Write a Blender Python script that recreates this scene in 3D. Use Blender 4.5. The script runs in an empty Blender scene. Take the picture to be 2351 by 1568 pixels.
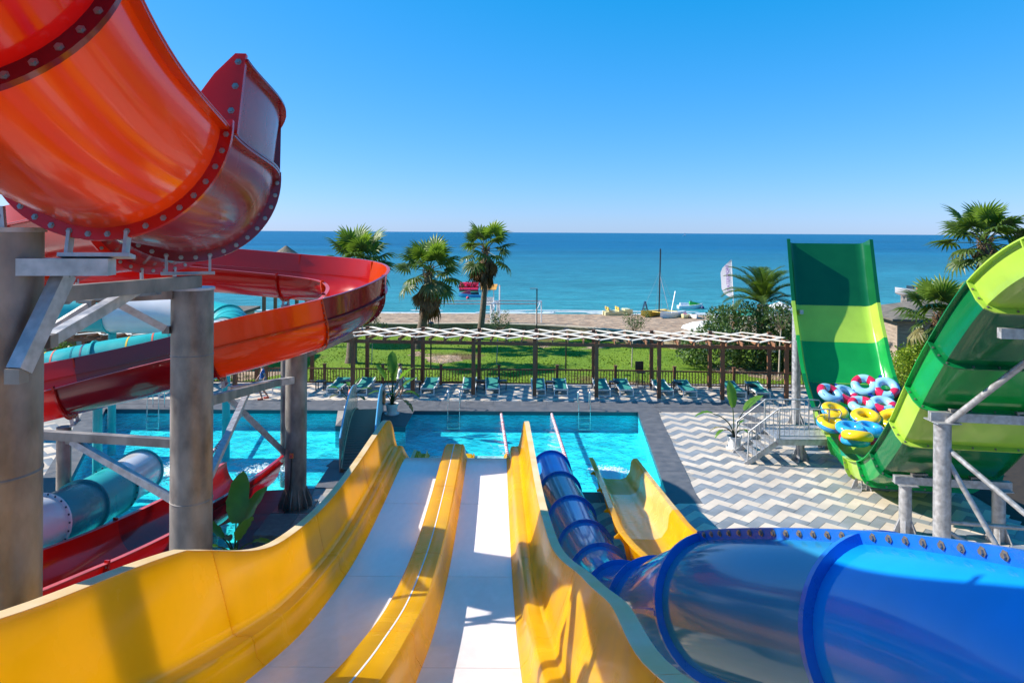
import bpy, bmesh, math, random
from mathutils import Vector, Matrix, Quaternion
random.seed(7)
SC = bpy.context.scene
COL = SC.collection
R = math.radians

# ------------------------------------------------------------------ camera
EYE = 7.7; ROLL = 0.34; FPX = 1567.0
cam_d = bpy.data.cameras.new('camera'); cam = bpy.data.objects.new('camera', cam_d); COL.objects.link(cam)
cam.location = (0, 0, EYE)
cam.rotation_euler = (Matrix.Rotation(R(90), 3, 'X') @ Matrix.Rotation(R(ROLL), 3, 'Z')).to_euler()
cam_d.sensor_width = 36; cam_d.lens = 24.0; cam_d.shift_y = -0.1065
cam_d.clip_start = 0.05; cam_d.clip_end = 120000
SC.camera = cam

# ------------------------------------------------------------------ sky and sun
SUN_EL = 35.5; SUN_AZ = 8.0            # the sun stands to the left and a little beyond
to_sun = Vector((-math.cos(R(SUN_EL))*math.cos(R(SUN_AZ)), math.cos(R(SUN_EL))*math.sin(R(SUN_AZ)), math.sin(R(SUN_EL))))
world = bpy.data.worlds.new('World'); SC.world = world; world.use_nodes = True
wn = world.node_tree; bg = wn.nodes['Background']
sky = wn.nodes.new('ShaderNodeTexSky'); sky.sky_type = 'NISHITA'; sky.sun_disc = False
sky.sun_elevation = R(SUN_EL); sky.sun_rotation = R(-90 + SUN_AZ)
sky.air_density = 1.0; sky.dust_density = 0.15; sky.ozone_density = 6.0; sky.altitude = 10
EXPO = 1.15; SKY_S = 0.105
sp = wn.nodes.new('ShaderNodeSeparateColor'); cb = wn.nodes.new('ShaderNodeCombineColor'); wn.links.new(sky.outputs[0], sp.inputs[0])
K = 0.105*2**0.9                                  # a softer sky than the model's: paler haze held back, the same everywhere
for ch, (mul, off) in enumerate(((0.57, -0.10), (0.47, 0.17), (0.62, 0.40))):
    ma = wn.nodes.new('ShaderNodeMath'); ma.operation = 'MULTIPLY_ADD'; ma.use_clamp = False
    ma.inputs[1].default_value = mul*K/(SKY_S*2**EXPO); ma.inputs[2].default_value = off/(SKY_S*2**EXPO)
    mm = wn.nodes.new('ShaderNodeMath'); mm.operation = 'MAXIMUM'; mm.inputs[1].default_value = 0.0
    wn.links.new(sp.outputs[ch], ma.inputs[0]); wn.links.new(ma.outputs[0], mm.inputs[0]); wn.links.new(mm.outputs[0], cb.inputs[ch])
wn.links.new(cb.outputs[0], bg.inputs['Color'])
bg.inputs['Strength'].default_value = SKY_S
sl = bpy.data.lights.new('sun', 'SUN'); sun = bpy.data.objects.new('sun', sl); COL.objects.link(sun)
sl.energy = 3.9; sl.angle = R(0.5); sl.color = (1.0, 0.93, 0.82)
sun.rotation_euler = to_sun.to_track_quat('Z', 'Y').to_euler(); sun.location = to_sun*60
SC.view_settings.view_transform = 'Standard'; SC.view_settings.look = 'None'
SC.view_settings.exposure = EXPO; SC.view_settings.gamma = 1.0
SC.render.engine = 'CYCLES'
SC.cycles.max_bounces = 8; SC.cycles.diffuse_bounces = 3; SC.cycles.glossy_bounces = 4
SC.cycles.transparent_max_bounces = 8; SC.cycles.transmission_bounces = 4
SC.cycles.caustics_reflective = False; SC.cycles.caustics_refractive = False
SC.cycles.use_denoising = True

def at(x, y, D):
    """measured position in the photograph (2351 wide) at distance D -> point in the place"""
    dx, dy = x-1175.5, y-533.5
    c, s = math.cos(R(ROLL)), math.sin(R(ROLL))
    return Vector(((dx*c+dy*s)*D/FPX, D, EYE-(-dx*s+dy*c)*D/FPX))
def gnd(x, y, z=0.0):
    dx, dy = x-1175.5, y-533.5
    c, s = math.cos(R(ROLL)), math.sin(R(ROLL))
    D = (EYE-z)*FPX/(-dx*s+dy*c)
    return Vector(((dx*c+dy*s)*D/FPX, D, z))

# ------------------------------------------------------------------ materials
MATS = {}
def mat(name, col, rough=0.5, metal=0.0, var=0.0, vscale=6.0, bump=0.0, bscale=40.0, trans=0.0, tcol=None, coat=0.0,
        col2=None, spec=0.5, stretch=None, detail=4.0, rr=(.8, 1.25)):
    if name in MATS: return MATS[name]
    m = bpy.data.materials.new(name); m.use_nodes = True; nt = m.node_tree; N = nt.nodes; L = nt.links
    b = N['Principled BSDF']; out = N['Material Output']
    b.inputs['Base Color'].default_value = (*col, 1); b.inputs['Roughness'].default_value = rough
    b.inputs['Metallic'].default_value = metal; b.inputs['Coat Weight'].default_value = coat
    b.inputs['Coat Roughness'].default_value = 0.04
    b.inputs['Specular IOR Level'].default_value = spec
    tc = N.new('ShaderNodeTexCoord'); src = tc.outputs['Object']
    if name.startswith('tile_') or name == 'coping': src = N.new('ShaderNodeNewGeometry').outputs['Position']
    if stretch:
        mp = N.new('ShaderNodeMapping'); mp.inputs['Scale'].default_value = stretch; L.new(src, mp.inputs[0]); src = mp.outputs[0]
    csock = None
    if var > 0 or col2:
        n = N.new('ShaderNodeTexNoise'); n.inputs['Scale'].default_value = vscale; n.inputs['Detail'].default_value = detail
        L.new(src, n.inputs['Vector'])
        mx = N.new('ShaderNodeMix'); mx.data_type = 'RGBA'
        a = tuple(max(0, c*(1-var)) for c in col); bb = col2 if col2 else tuple(min(1, c*(1+var)) for c in col)
        mx.inputs[6].default_value = (*a, 1); mx.inputs[7].default_value = (*bb, 1)
        rp = N.new('ShaderNodeMapRange'); rp.inputs[1].default_value = 0.32; rp.inputs[2].default_value = 0.68
        L.new(n.outputs['Fac'], rp.inputs[0]); L.new(rp.outputs[0], mx.inputs[0])
        csock = mx.outputs[2]; L.new(csock, b.inputs['Base Color'])
        rm_ = N.new('ShaderNodeMapRange'); rm_.inputs[1].default_value = .3; rm_.inputs[2].default_value = .7; rm_.inputs[3].default_value = max(0.02, rough*rr[0]); rm_.inputs[4].default_value = min(1, rough*rr[1])
        L.new(n.outputs['Fac'], rm_.inputs[0]); L.new(rm_.outputs[0], b.inputs['Roughness'])
    if bump > 0:
        n2 = N.new('ShaderNodeTexNoise'); n2.inputs['Scale'].default_value = bscale; n2.inputs['Detail'].default_value = 3
        L.new(src, n2.inputs['Vector'])
        bp = N.new('ShaderNodeBump'); bp.inputs['Strength'].default_value = bump; bp.inputs['Distance'].default_value = 0.02
        L.new(n2.outputs['Fac'], bp.inputs['Height']); L.new(bp.outputs[0], b.inputs['Normal'])
    if trans > 0:
        t = N.new('ShaderNodeBsdfTranslucent'); t.inputs[0].default_value = (*(tcol or col), 1)
        ms = N.new('ShaderNodeMixShader'); ms.inputs[0].default_value = trans
        L.new(b.outputs[0], ms.inputs[1]); L.new(t.outputs[0], ms.inputs[2]); L.new(ms.outputs[0], out.inputs[0])
    MATS[name] = m
    return m

def gel(name, col, tcol, trans=0.25, rough=0.13, var=0.08, coat=0.4, spec=0.4):          # glossy fibreglass that lets some sun through
    return mat(name, col, rough, var=var, vscale=1.6, detail=9, rr=(.75, 2.0), trans=trans, tcol=tcol, coat=coat, bump=0.035, bscale=2.2, spec=spec)

gel('red_gel', (0.52, 0.010, 0.006), (0.9, 0.05, 0.01), 0.28)
gel('sunglow_red_gel', (0.62, 0.06, 0.006), (0.95, 0.2, 0.01), 0.28)  # sun glowing through red fibreglass is put into this orange base
gel('maroon_gel', (0.20, 0.004, 0.007), (0.5, 0.01, 0.01), 0.14)
gel('wine_gel', (0.26, 0.006, 0.014), (0.5, 0.01, 0.02), 0.14, .16, coat=.2)
mat('rim_red', (0.55, 0.10, 0.11), 0.35, var=0.12)  # paler rim: the sky's lilac reflection is put into the colour
gel('yellow_gel', (0.90, 0.51, 0.003), (1.0, 0.68, 0.005), 0.48, 0.16, var=.14, coat=0.12, spec=0.22)
gel('cream_yellow_gel', (0.80, 0.52, 0.13), (0.95, 0.62, 0.12), 0.15, 0.18)
mat('lane_white', (0.93, 0.85, 0.83), 0.18, var=0.03, vscale=9, bump=0.07, bscale=90, trans=0.12, tcol=(0.85, 0.68, 0.6), coat=0.15, stretch=(1, .35, 1))
mat('rim_yellow', (0.86, 0.62, 0.28), 0.45, spec=0.2, var=0.08, vscale=2, col2=(0.84, 0.70, 0.46), trans=0.2, tcol=(1, .65, .1))
gel('blue_gel', (0.008, 0.24, 0.72), (0.01, 0.3, 0.8), 0.10, 0.07)
gel('bright_blue_gel', (0.005, 0.29, 0.86), (0.02, 0.42, 0.95), 0.16, 0.09, spec=.3, coat=.25)
gel('dark_blue_gel', (0.02, 0.22, 0.40), (0.01, 0.35, 0.6), 0.12, 0.09, coat=.25)
mat('blue_flange', (0.006, 0.13, 0.55), 0.3, var=0.1, coat=0.3)
gel('turquoise_gel', (0.035, 0.50, 0.52), (0.06, 0.7, 0.7), 0.22, .25, coat=.1, spec=.3)
gel('teal_gel', (0.03, 0.27, 0.32), (0.05, 0.5, 0.52), 0.15, .22, coat=.15, spec=.3)
gel('white_gel', (0.72, 0.72, 0.74), (0.7, 0.7, 0.7), 0.15)
gel('green_gel', (0.012, 0.36, 0.07), (0.02, 0.6, 0.1), 0.2)
gel('dark_green_gel', (0.006, 0.12, 0.035), (0.01, 0.3, 0.06), 0.15)
gel('lime_gel', (0.44, 0.66, 0.08), (0.6, 0.85, 0.12), 0.2)
gel('deep_green_gel', (0.004, 0.17, 0.045), (0.01, 0.4, 0.06), 0.15)
mat('galv', (0.42, 0.42, 0.43), 0.48, 0.55, var=0.25, vscale=9, bump=0.06, bscale=60)
mat('galv_dark', (0.17, 0.155, 0.15), 0.48, 0.5, var=0.35, vscale=3.0, bump=0.06, bscale=40, col2=(0.34, 0.305, 0.27), stretch=(1, 1, .55), detail=7)
mat('bolt', (0.30, 0.28, 0.25), 0.4, 0.8)
mat('dark_bolt', (0.05, 0.06, 0.09), 0.45, 0.5)
mat('tile_light', (0.59, 0.50, 0.41), 0.5, var=0.16, vscale=.8, bump=0.05, bscale=30, detail=8)
mat('tile_dark', (0.24, 0.255, 0.275), 0.42, var=0.24, vscale=1.1, bump=0.05, bscale=30, detail=8)
mat('grout', (0.30, 0.28, 0.26), 0.9, var=0.2)
mat('coping', (0.105, 0.108, 0.12), 0.6, var=0.18, vscale=3, bump=0.08, bscale=25)
mat('basin', (0.02, 0.56, 0.70), 0.5, var=0.14, vscale=1.6, col2=(0.06, 0.80, 0.86))
mat('basin_edge', (0.03, 0.09, 0.13), 0.4)
mat('lattice_white', (0.72, 0.66, 0.56), 0.6, var=0.06)
mat('timber', (0.18, 0.075, 0.038), 0.6, var=0.22, vscale=8, stretch=(4, 4, 0.6))
mat('timber_light', (0.24, 0.11, 0.055), 0.6, var=0.22, vscale=8)
mat('white_plastic', (0.80, 0.80, 0.78), 0.35, var=0.03)
mat('green_sling', (0.03, 0.24, 0.20), 0.7, var=0.12)
mat('black_plastic', (0.018, 0.018, 0.02), 0.4)
mat('rope_white', (0.78, 0.76, 0.74), 0.5)
mat('rope_red', (0.55, 0.05, 0.08), 0.5)
mat('steel', (0.62, 0.63, 0.65), 0.18, 1.0)
mat('palm_trunk', (0.15, 0.115, 0.085), 0.9, var=0.4, vscale=9, bump=0.6, bscale=18)
mat('palm_green', (0.062, 0.11, 0.018), 0.45, var=0.35, vscale=2.5, trans=0.3, tcol=(0.16, 0.28, 0.02))
mat('palm_green_bright', (0.10, 0.17, 0.015), 0.45, var=0.3, vscale=2.5, trans=0.3, tcol=(0.25, 0.42, 0.03))
mat('palm_olive', (0.16, 0.145, 0.045), 0.55, var=0.3, vscale=3, trans=0.2, tcol=(0.25, 0.22, 0.04))
mat('palm_dead', (0.21, 0.115, 0.06), 0.8, var=0.45, vscale=4)
mat('leaf_green', (0.07, 0.17, 0.012), 0.35, var=0.3, vscale=5, trans=0.35, tcol=(0.22, 0.45, 0.02))
mat('leaf_dark', (0.022, 0.062, 0.014), 0.4, var=0.4, vscale=3, trans=0.2, tcol=(0.06, 0.14, 0.01))
mat('bush_green', (0.07, 0.125, 0.03), 0.45, var=0.45, vscale=1.6, trans=0.25, tcol=(0.10, 0.2, 0.02))
mat('hedge_yellow', (0.22, 0.30, 0.02), 0.45, var=0.4, vscale=1.6, trans=0.3, tcol=(0.3, 0.42, 0.03))
mat('flower_white', (0.75, 0.72, 0.58), 0.6)
mat('stem_brown', (0.13, 0.085, 0.05), 0.8, var=0.3)
mat('stake_wood', (0.42, 0.36, 0.29), 0.8, var=0.2)
mat('pot_white', (0.78, 0.78, 0.77), 0.3, var=0.04)
mat('soil', (0.03, 0.022, 0.016), 0.95, var=0.3)
mat('concrete', (0.20, 0.19, 0.17), 0.85, var=0.35, vscale=7, bump=0.2, bscale=30)
mat('slab_green', (0.10, 0.125, 0.12), 0.7, var=0.35, vscale=6, bump=0.1, bscale=30)
mat('bridge_deck', (0.125, 0.115, 0.112), 0.75, var=0.2, vscale=5)
mat('bridge_panel', (0.30, 0.34, 0.33), 0.25, var=0.3, vscale=3, coat=0.2, col2=(0.42, 0.30, 0.24), stretch=(6, 6, 0.6))
mat('bridge_teal', (0.10, 0.33, 0.36), 0.35, var=0.2)
mat('ring_orange', (0.80, 0.16, 0.05), 0.5)
mat('navy', (0.01, 0.02, 0.10), 0.5)
mat('vinyl_blue', (0.03, 0.33, 0.68), 0.18, var=0.12, coat=0.4)
mat('vinyl_pale', (0.30, 0.58, 0.78), 0.18, var=0.12, coat=0.4)
mat('vinyl_red', (0.62, 0.015, 0.07), 0.2, var=0.1, coat=0.4)
mat('vinyl_yellow', (0.86, 0.55, 0.008), 0.18, var=0.05, coat=0.4)
mat('vinyl_navy', (0.012, 0.03, 0.30), 0.3)
mat('stone_a', (0.24, 0.185, 0.115), 0.9, var=0.3, vscale=6, bump=0.4, bscale=14)
mat('stone_b', (0.19, 0.15, 0.10), 0.9, var=0.3, vscale=6, bump=0.4, bscale=14)
mat('stone_c', (0.28, 0.23, 0.15), 0.9, var=0.25, vscale=6, bump=0.4, bscale=14)
mat('stone_cap', (0.42, 0.35, 0.25), 0.85, var=0.15)
mat('mortar', (0.17, 0.145, 0.11), 0.95)
mat('hut_board', (0.30, 0.235, 0.185), 0.8, var=0.3, vscale=4, stretch=(0.5, 0.5, 6))
mat('hut_roof', (0.13, 0.115, 0.095), 0.9, var=0.3, vscale=3, bump=0.2)
mat('thatch', (0.16, 0.125, 0.085), 0.95, var=0.4, vscale=12, bump=0.5, bscale=40)
mat('orange_cloth', (0.62, 0.30, 0.06), 0.8, var=0.2)
mat('hull_white', (0.80, 0.80, 0.80), 0.25, coat=0.3)
mat('hull_yellow', (0.75, 0.50, 0.06), 0.3, coat=0.3)
mat('hull_blue', (0.10, 0.36, 0.60), 0.3, coat=0.3)
mat('hull_cream', (0.70, 0.66, 0.36), 0.35, coat=0.2)
mat('hull_green', (0.04, 0.42, 0.03), 0.3, coat=0.3)
mat('hull_red', (0.70, 0.02, 0.07), 0.35, coat=0.2)
mat('flag_white', (0.80, 0.78, 0.82), 0.7, trans=0.3, tcol=(0.8, 0.8, 0.8))
mat('flag_violet', (0.20, 0.05, 0.38), 0.7)
mat('umbrella_white', (0.80, 0.79, 0.77), 0.8, trans=0.2)
mat('umbrella_green', (0.02, 0.25, 0.19), 0.8)
mat('skin', (0.48, 0.27, 0.19), 0.55)
mat('hair', (0.06, 0.04, 0.03), 0.6)
mat('cloth_white', (0.72, 0.72, 0.70), 0.8, var=0.08)
mat('cloth_blue', (0.03, 0.10, 0.32), 0.8, var=0.5, vscale=14)
mat('cloth_grey', (0.30, 0.31, 0.33), 0.8, var=0.1)
mat('cloth_red', (0.60, 0.10, 0.06), 0.7)
mat('house_wall', (0.46, 0.47, 0.47), 0.8, var=0.1)
mat('glass_dark', (0.02, 0.03, 0.04), 0.08)
mat('yellow_paint', (0.70, 0.50, 0.02), 0.5)
mat('foam_white', (0.85, 0.90, 0.92), 0.6, trans=0.3, tcol=(0.8, 0.9, 0.95))
mat('notice_white', (0.80, 0.79, 0.76), 0.5)

# ------------------------------------------------------------------ mesh helpers
class MB:
    def __init__(self): self.v = []; self.f = []
    def add(self, vs, fs):
        o = len(self.v); self.v += [tuple(p) for p in vs]; self.f += [tuple(i+o for i in q) for q in fs]; return self
    def box(self, c, s, m=None):
        hx, hy, hz = s[0]/2, s[1]/2, s[2]/2
        vs = [Vector((x, y, z)) for x in (-hx, hx) for y in (-hy, hy) for z in (-hz, hz)]
        if m is not None: vs = [m @ p for p in vs]
        c = Vector(c)
        return self.add([p+c for p in vs], [(0, 1, 3, 2), (4, 6, 7, 5), (0, 4, 5, 1), (2, 3, 7, 6), (0, 2, 6, 4), (1, 5, 7, 3)])
    def bar(self, a, b, w, h, up=(0, 0, 1)):
        a, b = Vector(a), Vector(b); t = (b-a).normalized(); up = Vector(up)
        if abs(t.dot(up)) > 0.99: up = Vector((0, 1, 0))
        s = t.cross(up).normalized(); u = s.cross(t)
        vs = [p+s*x*w/2+u*y*h/2 for p in (a, b) for x, y in ((-1, -1), (1, -1), (1, 1), (-1, 1))]
        return self.add(vs, [(3, 2, 1, 0), (4, 5, 6, 7), (0, 1, 5, 4), (1, 2, 6, 5), (2, 3, 7, 6), (3, 0, 4, 7)])
    def tube(self, pts, rad, n=8, cap=True):
        pts = [Vector(p) for p in pts]
        if not isinstance(rad, (list, tuple)): rad = [rad]*len(pts)
        rings = []; prev = None
        for i, p in enumerate(pts):
            t = (pts[min(i+1, len(pts)-1)]-pts[max(i-1, 0)]).normalized()
            if prev is None:
                ref = Vector((0, 0, 1)) if abs(t.z) < 0.9 else Vector((1, 0, 0)); s = t.cross(ref).normalized()
            else: s = (prev-t*prev.dot(t)).normalized()
            prev = s; u = s.cross(t)
            rings.append([p+(s*math.cos(2*math.pi*k/n)+u*math.sin(2*math.pi*k/n))*rad[i] for k in range(n)])
        vs = [q for r_ in rings for q in r_]; fs = []
        for i in range(len(rings)-1):
            for k in range(n):
                fs.append((i*n+k, i*n+(k+1) % n, (i+1)*n+(k+1) % n, (i+1)*n+k))
        if cap: fs.append(tuple(range(n))[::-1]); fs.append(tuple((len(rings)-1)*n+k for k in range(n)))
        return self.add(vs, [q[::-1] for q in fs])
    def lathe(self, prof, n=20, c=(0, 0, 0), cap=False):
        c = Vector(c); vs = []; fs = []
        for r_, z in prof:
            for k in range(n): vs.append(c+Vector((r_*math.cos(2*math.pi*k/n), r_*math.sin(2*math.pi*k/n), z)))
        for i in range(len(prof)-1):
            for k in range(n): fs.append((i*n+k, i*n+(k+1) % n, (i+1)*n+(k+1) % n, (i+1)*n+k))
        if cap: fs.append(tuple(range(n))[::-1]); fs.append(tuple((len(prof)-1)*n+k for k in range(n)))
        return self.add(vs, fs)
    def torus(self, c, ax, R1, r1, n=24, m=12, sx=1.0, a0=0, a1=2*math.pi):
        ax = Vector(ax).normalized(); ref = Vector((1, 0, 0)) if abs(ax.x) < 0.9 else Vector((0, 1, 0))
        s = (ref-ax*ref.dot(ax)).normalized(); u = ax.cross(s); c = Vector(c); full = abs(a1-a0-2*math.pi) < 1e-6
        k1 = n if full else n+1; vs = []; fs = []
        for i in range(k1):
            a = a0+(a1-a0)*i/n; d = s*math.cos(a)*sx+u*math.sin(a)
            for j in range(m):
                b = 2*math.pi*j/m; vs.append(c+d*(R1+r1*math.cos(b))+ax*r1*math.sin(b))
        for i in range(n):
            for j in range(m):
                i2 = (i+1) % k1; fs.append((i*m+j, i2*m+j, i2*m+(j+1) % m, i*m+(j+1) % m))
        return self.add(vs, fs)
    def sphere(self, c, s, n=12, m=8):
        c = Vector(c); vs = []; fs = []
        for i in range(m+1):
            t = math.pi*i/m
            for k in range(n):
                p = 2*math.pi*k/n
                vs.append(c+Vector((s[0]*math.sin(t)*math.cos(p), s[1]*math.sin(t)*math.sin(p), s[2]*math.cos(t))))
        for i in range(m):
            for k in range(n): fs.append((i*n+k, (i+1)*n+k, (i+1)*n+(k+1) % n, i*n+(k+1) % n))
        return self.add(vs, fs)
    def mesh(self, name):
        me = bpy.data.meshes.new(name); me.from_pydata(self.v, [], self.f); me.update(); return me
    def build(self, name, m, parent=None, smooth=False, bevel=0.0):
        if bevel > 0:
            pass
        return obj(name, self.mesh(name), m, parent, smooth)

def obj(name, me, m, parent=None, smooth=False):
    o = bpy.data.objects.new(name, me); COL.objects.link(o)
    if m is not None and len(me.materials) == 0: me.materials.append(MATS[m] if isinstance(m, str) else m)
    if smooth and len(me.polygons):
        me.polygons.foreach_set('use_smooth', [True]*len(me.polygons))
        try: me.set_sharp_from_angle(angle=R(42))
        except Exception: pass
    if parent is not None:
        o.parent = parent; o.matrix_parent_inverse = Matrix.Translation(-Vector(parent.location)) if parent.get('flat') else Matrix.Identity(4)
    return o
def tag(o, label=None, cat=None, group=None, kind=None):
    if label: o['label'] = label
    if cat: o['category'] = cat
    if group: o['group'] = group
    if kind: o['kind'] = kind
    return o
def thing(name, label, cat, loc=(0, 0, 0), rz=0.0, group=None, flat=False):
    """an Empty at the thing's base; flat=True means its parts are given in scene coordinates"""
    o = bpy.data.objects.new(name, None); COL.objects.link(o); o.empty_display_size = 0.2
    o.location = loc
    if flat: o['flat'] = 1
    else: o.rotation_euler = (0, 0, rz)
    return tag(o, label, cat, group)
def child(parent, name, me, m, loc=None, rot=None, scale=None, smooth=False):
    """a part that shares its mesh data with alike parts; loc/rot in scene coordinates for flat parents, else local"""
    o = bpy.data.objects.new(name, me); COL.objects.link(o)
    if len(me.materials) == 0: me.materials.append(MATS[m])
    if smooth: me.polygons.foreach_set('use_smooth', [True]*len(me.polygons))
    o.parent = parent
    w = parent
    if parent.get('flat'): o.matrix_parent_inverse = Matrix.Translation(-Vector(parent.location))
    if loc is not None: o.location = loc
    if rot is not None:
        if isinstance(rot, Matrix): o.rotation_euler = rot.to_3x3().to_euler()
        else: o.rotation_euler = rot
    if scale is not None: o.scale = scale if isinstance(scale, (tuple, list)) else (scale,)*3
    return o
def copy_tree(o, parent=None):
    c = o.copy(); COL.objects.link(c)
    if parent is not None: c.parent = parent
    for ch in list(o.children): copy_tree(ch, c)
    return c
def catmull(pts, n=10):
    P = [Vector(p) for p in pts]; out = []
    P = [P[0]*2-P[1]]+P+[P[-1]*2-P[-2]]
    for i in range(1, len(P)-2):
        p0, p1, p2, p3 = P[i-1:i+3]
        for k in range(n):
            t = k/n
            out.append(0.5*((2*p1)+(p2-p0)*t+(2*p0-5*p1+4*p2-p3)*t*t+(3*p1-p0-3*p2+p3)*t**3))
    out.append(P[-2]); return out
def resample(pts, step):
    out = [pts[0]]; acc = 0.0
    for a, b in zip(pts, pts[1:]):
        d = (b-a).length; pos = 0.0
        while acc+d-pos >= step:
            pos += step-acc; out.append(a.lerp(b, pos/d)); acc = 0.0
        acc += d-pos
    return out
def frames(pts):
    """list of (point, tangent, side, up) with the side vector kept level"""
    F = []
    for i, p in enumerate(pts):
        t = (pts[min(i+1, len(pts)-1)]-pts[max(i-1, 0)]).normalized()
        s = t.cross(Vector((0, 0, 1))).normalized(); F.append((p, t, s, s.cross(t)))
    return F
def loft(mb, F, prof, closed=True, caps=True):
    """sweep a closed 2-D outline (side, up) along frames; prof is a list or a function of the index"""
    rings = []
    for i, (p, t, s, u) in enumerate(F):
        pr = prof(i) if callable(prof) else prof
        rings.append([p+s*a+u*b for a, b in pr])
    n = len(rings[0]); vs = [q for r_ in rings for q in r_]; fs = []
    kk = n if closed else n-1
    for i in range(len(rings)-1):
        for k in range(kk): fs.append((i*n+k, i*n+(k+1) % n, (i+1)*n+(k+1) % n, (i+1)*n+k))
    if caps and closed:
        fs.append(tuple(range(n))[::-1]); fs.append(tuple((len(rings)-1)*n+k for k in range(n)))
    mb.add(vs, fs); return mb
def arc(r_, a0, a1, n): return [(r_*math.cos(R(a0+(a1-a0)*i/n)), r_*math.sin(R(a0+(a1-a0)*i/n))) for i in range(n+1)]
def bolt_mesh(name, m, r_=0.022, h=0.02):
    b = MB(); b.lathe([(r_*1.35, 0), (r_*1.35, h*0.3), (r_*0.8, h*0.35), (r_*0.8, h), (0.0005, h)], 6)
    me = b.mesh(name); me.materials.append(MATS[m]); return me
BOLT = bolt_mesh('bolt', 'bolt'); DBOLT = bolt_mesh('bolt_dark', 'dark_bolt')
def put_bolt(parent, p, n, me=BOLT, s=1.0):
    o = bpy.data.objects.new('bolt', me); COL.objects.link(o); o.parent = parent
    q = Vector(n).to_track_quat('Z', 'Y')
    loc = Vector(p)
    if parent.get('flat'): loc = loc-Vector(parent.location)
    o.matrix_parent_inverse = Matrix.Identity(4)
    o.location = loc; o.rotation_euler = q.to_euler(); o.scale = (s, s, s); return o
# ================================================================== the setting
def shader_mat(name):
    m = bpy.data.materials.new(name); m.use_nodes = True; MATS[name] = m
    return m, m.node_tree.nodes, m.node_tree.links
# --- sand
m, N, L = shader_mat('sand')
b = N['Principled BSDF']; b.inputs['Roughness'].default_value = 0.95
tc = N.new('ShaderNodeTexCoord'); n1 = N.new('ShaderNodeTexNoise'); n1.inputs['Scale'].default_value = 1.1; n1.inputs['Detail'].default_value = 5
n2 = N.new('ShaderNodeTexNoise'); n2.inputs['Scale'].default_value = 0.12
L.new(tc.outputs['Object'], n1.inputs['Vector']); L.new(tc.outputs['Object'], n2.inputs['Vector'])
mx = N.new('ShaderNodeMix'); mx.data_type = 'RGBA'; mx.inputs[6].default_value = (0.235, 0.155, 0.10, 1); mx.inputs[7].default_value = (0.40, 0.285, 0.19, 1)
rp = N.new('ShaderNodeMapRange'); rp.inputs[1].default_value = 0.36; rp.inputs[2].default_value = 0.62; L.new(n1.outputs['Fac'], rp.inputs[0]); L.new(rp.outputs[0], mx.inputs[0])
L.new(mx.outputs[2], b.inputs['Base Color'])
bp = N.new('ShaderNodeBump'); bp.inputs['Strength'].default_value = 1.0; bp.inputs['Distance'].default_value = 0.35; L.new(n1.outputs['Fac'], bp.inputs['Height']); L.new(bp.outputs[0], b.inputs['Normal'])
# --- lawn soil and grass blades share a colour field: mown green with bare brown patches
m, N, L = shader_mat('lawn')
b = N['Principled BSDF']; b.inputs['Roughness'].default_value = 0.9; b.inputs['Specular IOR Level'].default_value = 0.2
tc = N.new('ShaderNodeTexCoord'); n1 = N.new('ShaderNodeTexNoise'); n1.inputs['Scale'].default_value = 0.35; n1.inputs['Detail'].default_value = 6
n2 = N.new('ShaderNodeTexNoise'); n2.inputs['Scale'].default_value = 9.0; n2.inputs['Detail'].default_value = 5
n3 = N.new('ShaderNodeTexNoise'); n3.inputs['Scale'].default_value = 0.16; n3.inputs['Detail'].default_value = 5
for q in (n1, n2, n3): L.new(tc.outputs['Object'], q.inputs['Vector'])
c1 = N.new('ShaderNodeMix'); c1.data_type = 'RGBA'; c1.inputs[6].default_value = (0.085, 0.18, 0.012, 1); c1.inputs[7].default_value = (0.20, 0.29, 0.02, 1)
L.new(n1.outputs['Fac'], c1.inputs[0])
c2 = N.new('ShaderNodeMix'); c2.data_type = 'RGBA'; c2.blend_type = 'MULTIPLY'; c2.inputs[0].default_value = 0.7
rp = N.new('ShaderNodeMapRange'); rp.inputs[1].default_value = 0.3; rp.inputs[2].default_value = 0.7; rp.inputs[3].default_value = 0.55; rp.inputs[4].default_value = 1.25
L.new(n2.outputs['Fac'], rp.inputs[0]); L.new(c1.outputs[2], c2.inputs[6]); L.new(rp.outputs[0], c2.inputs[7])
c3 = N.new('ShaderNodeMix'); c3.data_type = 'RGBA'; c3.inputs[7].default_value = (0.13, 0.085, 0.04, 1)
r3 = N.new('ShaderNodeMapRange'); r3.inputs[1].default_value = 0.60; r3.inputs[2].default_value = 0.68; L.new(n3.outputs['Fac'], r3.inputs[0]); L.new(r3.outputs[0], c3.inputs[0])
L.new(c2.outputs[2], c3.inputs[6]); L.new(c3.outputs[2], b.inputs['Base Color'])
bp = N.new('ShaderNodeBump'); bp.inputs['Strength'].default_value = 0.8; bp.inputs['Distance'].default_value = 0.06; L.new(n2.outputs['Fac'], bp.inputs['Height']); L.new(bp.outputs[0], b.inputs['Normal'])
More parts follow.
